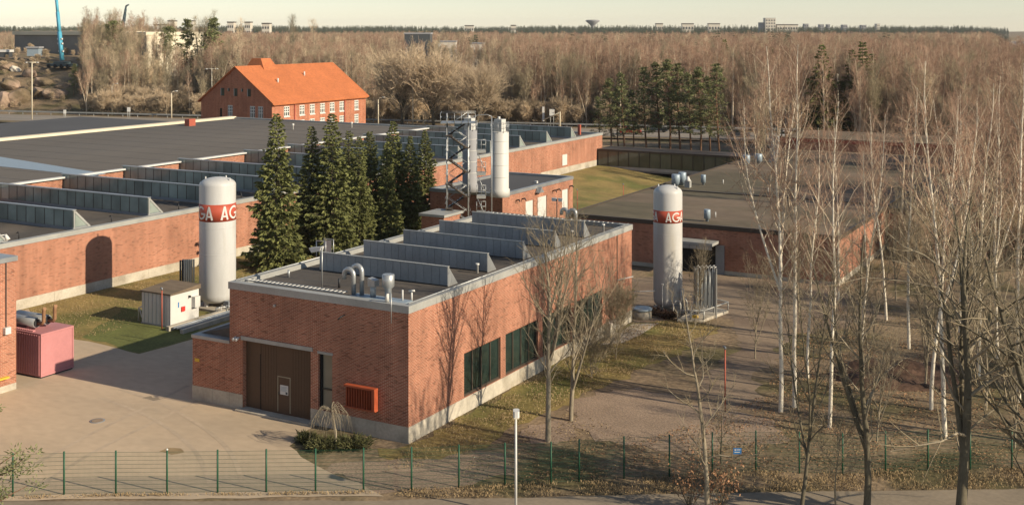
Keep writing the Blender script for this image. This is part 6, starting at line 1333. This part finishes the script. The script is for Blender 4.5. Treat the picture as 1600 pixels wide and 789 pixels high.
for (px, ty, kd, fy), lab in zip(lamps, labs):
    d_ = F * CAMZ / (fy - HOR); a = at(px, d_); h_ = zat(ty, d_); t = thing('highway_lamp', lab, 'street lamp', (*a, 0), 'lamps along the highway'); MB().tube((*a, 0), (*a, h_), 0.16, 0.11, 8).build('post', 'pale', t); q = lambda r_: (a[0] + r_ * CA, a[1] + r_ * SA)
    if kd == 'T': MB().tube((*q(-1.1), h_), (*q(1.1), h_), 0.12, n=6).build('arm', 'pale', t); [MB().tube((*q(s_ * 1.1), h_ - 0.02), (*q(s_ * 1.6), h_ - 0.02), 0.17, 0.1, 6).build('lantern', 'white', t) for s_ in (-1, 1)]
    elif kd == 'J': MB().path([(*q(0), h_), (*q(0.25), h_ + 0.35), (*q(0.9), h_ + 0.5)], 0.08, 6).build('arm', 'pale', t); MB().tube((*q(0.85), h_ + 0.5), (*q(1.5), h_ + 0.52), 0.15, 0.1, 6).build('lantern', 'white', t)
    else: MB().lathe(a[0], a[1], [(0.13, h_), (0.16, h_ + 0.1), (0.02, h_ + 0.3)], 8).build('cap', 'pale', t)
def board(name, label, px, y0, y1, w, d, m='white', legs=True):
    a = at(px, d); q = lambda r_, e=0: (a[0] + r_ * CA - e * SA, a[1] + r_ * SA + e * CA); t = thing(name, label, 'sign', (*a, 0)); W = w / F * d; z0, z1 = zat(y1, d), zat(y0, d)
    MB().prism([q(-W / 2), q(W / 2), q(W / 2, 0.15), q(-W / 2, 0.15)], z0, z1).build('board', m, t)
    if legs:
        for r_ in (-W * 0.3, W * 0.3): MB().tube((*q(r_, 0.08), 0), (*q(r_, 0.08), z0 + 0.2), 0.07, n=6).build('leg', 'coping', t)
board('road_sign', 'white road sign before the left wood', 201, 168, 175, 5, 282); board('road_sign', 'small white sign on the highway verge at the left', 101, 172, 178, 4, 285); board('road_sign', 'white board of the entrance sign beside two white pylons', 862.5, 171, 181, 8, 262)
board('pylon_sign', 'left white pylon of the entrance sign', 849, 167, 190, 3.5, 263, legs=False); board('pylon_sign', 'right white pylon of the entrance sign', 854.5, 165, 186, 3.5, 266, legs=False)
t = thing('timber_rail', 'wooden rail under the white entrance sign', 'rail', (*at(862, 258), 0)); A1, A2 = at(849, 258), at(875, 255); MB().tube((*A1, zat(188, 258)), (*A2, zat(176, 255)), 0.12, n=6).build('rail', 'pale', t); MB().tube((*A2, 0), (*A2, zat(175, 255)), 0.14, n=6).build('post', 'pale', t)
def car(label, px, off, m):
    rr_ = (px - CX) / F; d_ = (289 - 0.291 * 126 + off) / (1 + 0.291 * rr_); a = at(px, d_); ang = ANG - 0.283; u = Vector((math.cos(ang), math.sin(ang), 0)); v = Vector((-u.y, u.x, 0)); t = thing('car', label, 'car', (*a, 0.33), 'cars on the highway'); o_ = Vector((*a, 0.33))
    def prof(pts, w, m_, nm):
        mb = MB(); L_ = [o_ + u * p[0] - v * w + Vector((0, 0, p[1])) for p in pts]; R_ = [o_ + u * p[0] + v * w + Vector((0, 0, p[1])) for p in pts]; mb.face(L_); mb.face(R_[::-1]); n = len(pts)
        for k in range(n): j = (k + 1) % n; mb.face([L_[j], L_[k], R_[k], R_[j]])
        mb.build(nm, m_, t)
    prof([(-2.1, 0.3), (2.1, 0.3), (2.15, 0.7), (1.9, 0.88), (-2.0, 0.95), (-2.15, 0.7)], 0.88, m, 'body'); prof([(-1.7, 0.94), (1.0, 0.9), (0.35, 1.4), (-1.1, 1.45)], 0.78, 'glass', 'windows'); prof([(-1.1, 1.452), (0.35, 1.402), (0.3, 1.46), (-1.05, 1.5)], 0.74, m, 'roof')
    for fx in (-1.35, 1.35):
        for s_ in (-1, 1): c_ = o_ + u * fx + v * 0.8 * s_ + Vector((0, 0, 0.33)); MB().tube(c_ - v * 0.1, c_ + v * 0.1, 0.33, n=12).build('wheel', 'tyre', t)
for (px, off, m, lab) in ((1232, -4, 'carwhite', 'white car on the highway right of the grey air shaft'), (1087, 3, 'aptgrey', 'grey car passing behind the pine grove'), (1028, 3.5, 'cardark', 'dark car behind the middle of the pine grove'), (1155, -3, 'cardark', 'dark car on the highway right of the pine grove'), (985, -3.5, 'carred', 'red car behind the left pines')): car(lab, px, off, m)

# ------------------------------------------------------------------ dry grass, fallen leaves
g = np.random.default_rng(15)
def in_poly(pts, poly):
    x, y = pts[:, 0], pts[:, 1]; c = np.zeros(len(pts), bool); n = len(poly)
    for i in range(n):
        x0, y0 = poly[i]; x1, y1 = poly[(i + 1) % n]; k = ((y0 > y) != (y1 > y)) & (x < (x1 - x0) * (y - y0) / (y1 - y0 + 1e-12) + x0); c ^= k
    return c
def area(poly, n):
    poly = np.array(poly); lo, hi = poly.min(0), poly.max(0); out = np.zeros((0, 2))
    while len(out) < n: p_ = g.uniform(lo, hi, (n, 2)); out = np.concatenate([out, p_[in_poly(p_, poly)]])
    return out[:n]
def grass(name, label, poly, n, L, m, flat=0.0, w=0.02):
    p_ = area(poly, n); cl = (np.sin(p_[:, 0] * 1.7) * np.cos(p_[:, 1] * 1.3) + g.normal(0, 0.5, n)) > -0.2; p_ = p_[cl]; k = len(p_); c = np.c_[p_, np.full(k, 0.035)]
    dr = np.c_[g.normal(0, 0.5 + flat * 3, (k, 2)), np.full(k, 1.0 - flat)]; V, Fq = blades(c, dr, L * g.uniform(0.5, 1.3, k), np.full(k, w), g); o = bpy.data.objects.new(name, fast_mesh(name, V, Fq, [M[m]])); COL.objects.link(o); o['kind'] = 'stuff'; o['label'] = label; o['category'] = 'grass' if m != 'dryleaf' else 'leaves'
strip = PX((590, 770), (640, 764), (800, 757), (905, 752), (1046, 744), (1181, 737), (1316, 740), (1600, 731), (1700, 730), (1700, 764), (1300, 768), (1000, 773), (800, 779), (640, 779))
grass('dry_verge_grass', 'dry yellow grass along the road in front of the fence', strip, 18000, 0.13, 'drygrass')
grass('dry_lawn_grass', 'dry grass beside the workshop', PX((640, 694), (988, 508), (1060, 497), (1128, 512), (985, 585), (905, 622), (850, 645), (770, 690), (700, 722), (600, 740)), 16000, 0.12, 'drygrass')
grass('leaf_litter', 'fallen brown leaves over the clearing', PX((800, 755), (905, 750), (1181, 735), (1316, 738), (1600, 730), (1600, 540), (1250, 520), (1190, 620), (1000, 690), (900, 700)), 15000, 0.10, 'dryleaf', flat=0.85, w=0.035)
grass('tan_litter', 'pale fallen leaves and straw over the clearing', PX((700, 755), (905, 750), (1181, 735), (1316, 738), (1600, 730), (1600, 480), (1250, 480), (1190, 620), (1000, 690), (900, 640), (760, 700)), 24000, 0.14, 'drygrass', flat=0.7, w=0.022)
grass('fence_weeds', 'dry weeds along the foot of the fence', PX((-20, 778), (180, 773), (410, 771), (600, 768), (600, 773), (410, 775), (180, 777), (-20, 782)), 1500, 0.14, 'drygrass')
grass('lawn_straw', 'straw coloured grass on the lawn before the hall', [(-78.3, 56), (-67, 56), (-67, 84), (-78.3, 84)], 9000, 0.12, 'drygrass')

# ------------------------------------------------------------------ air
hb = MB().box(-6200, 6200, -6200, 6200, -15, 75).build('haze', 'white'); struct(hb, 'stuff')
hm = bpy.data.materials.new('haze_air'); n_, l_ = nodes_of(hm); n_.remove(n_['Principled BSDF']); pv = n_.new('ShaderNodeVolumePrincipled')
pv.inputs['Color'].default_value = (0.86, 0.88, 0.92, 1); pv.inputs['Density'].default_value = 0.00005; pv.inputs['Anisotropy'].default_value = 0.0; l_.new(pv.outputs[0], n_['Material Output'].inputs['Volume'])
hb.data.materials.clear(); hb.data.materials.append(hm)
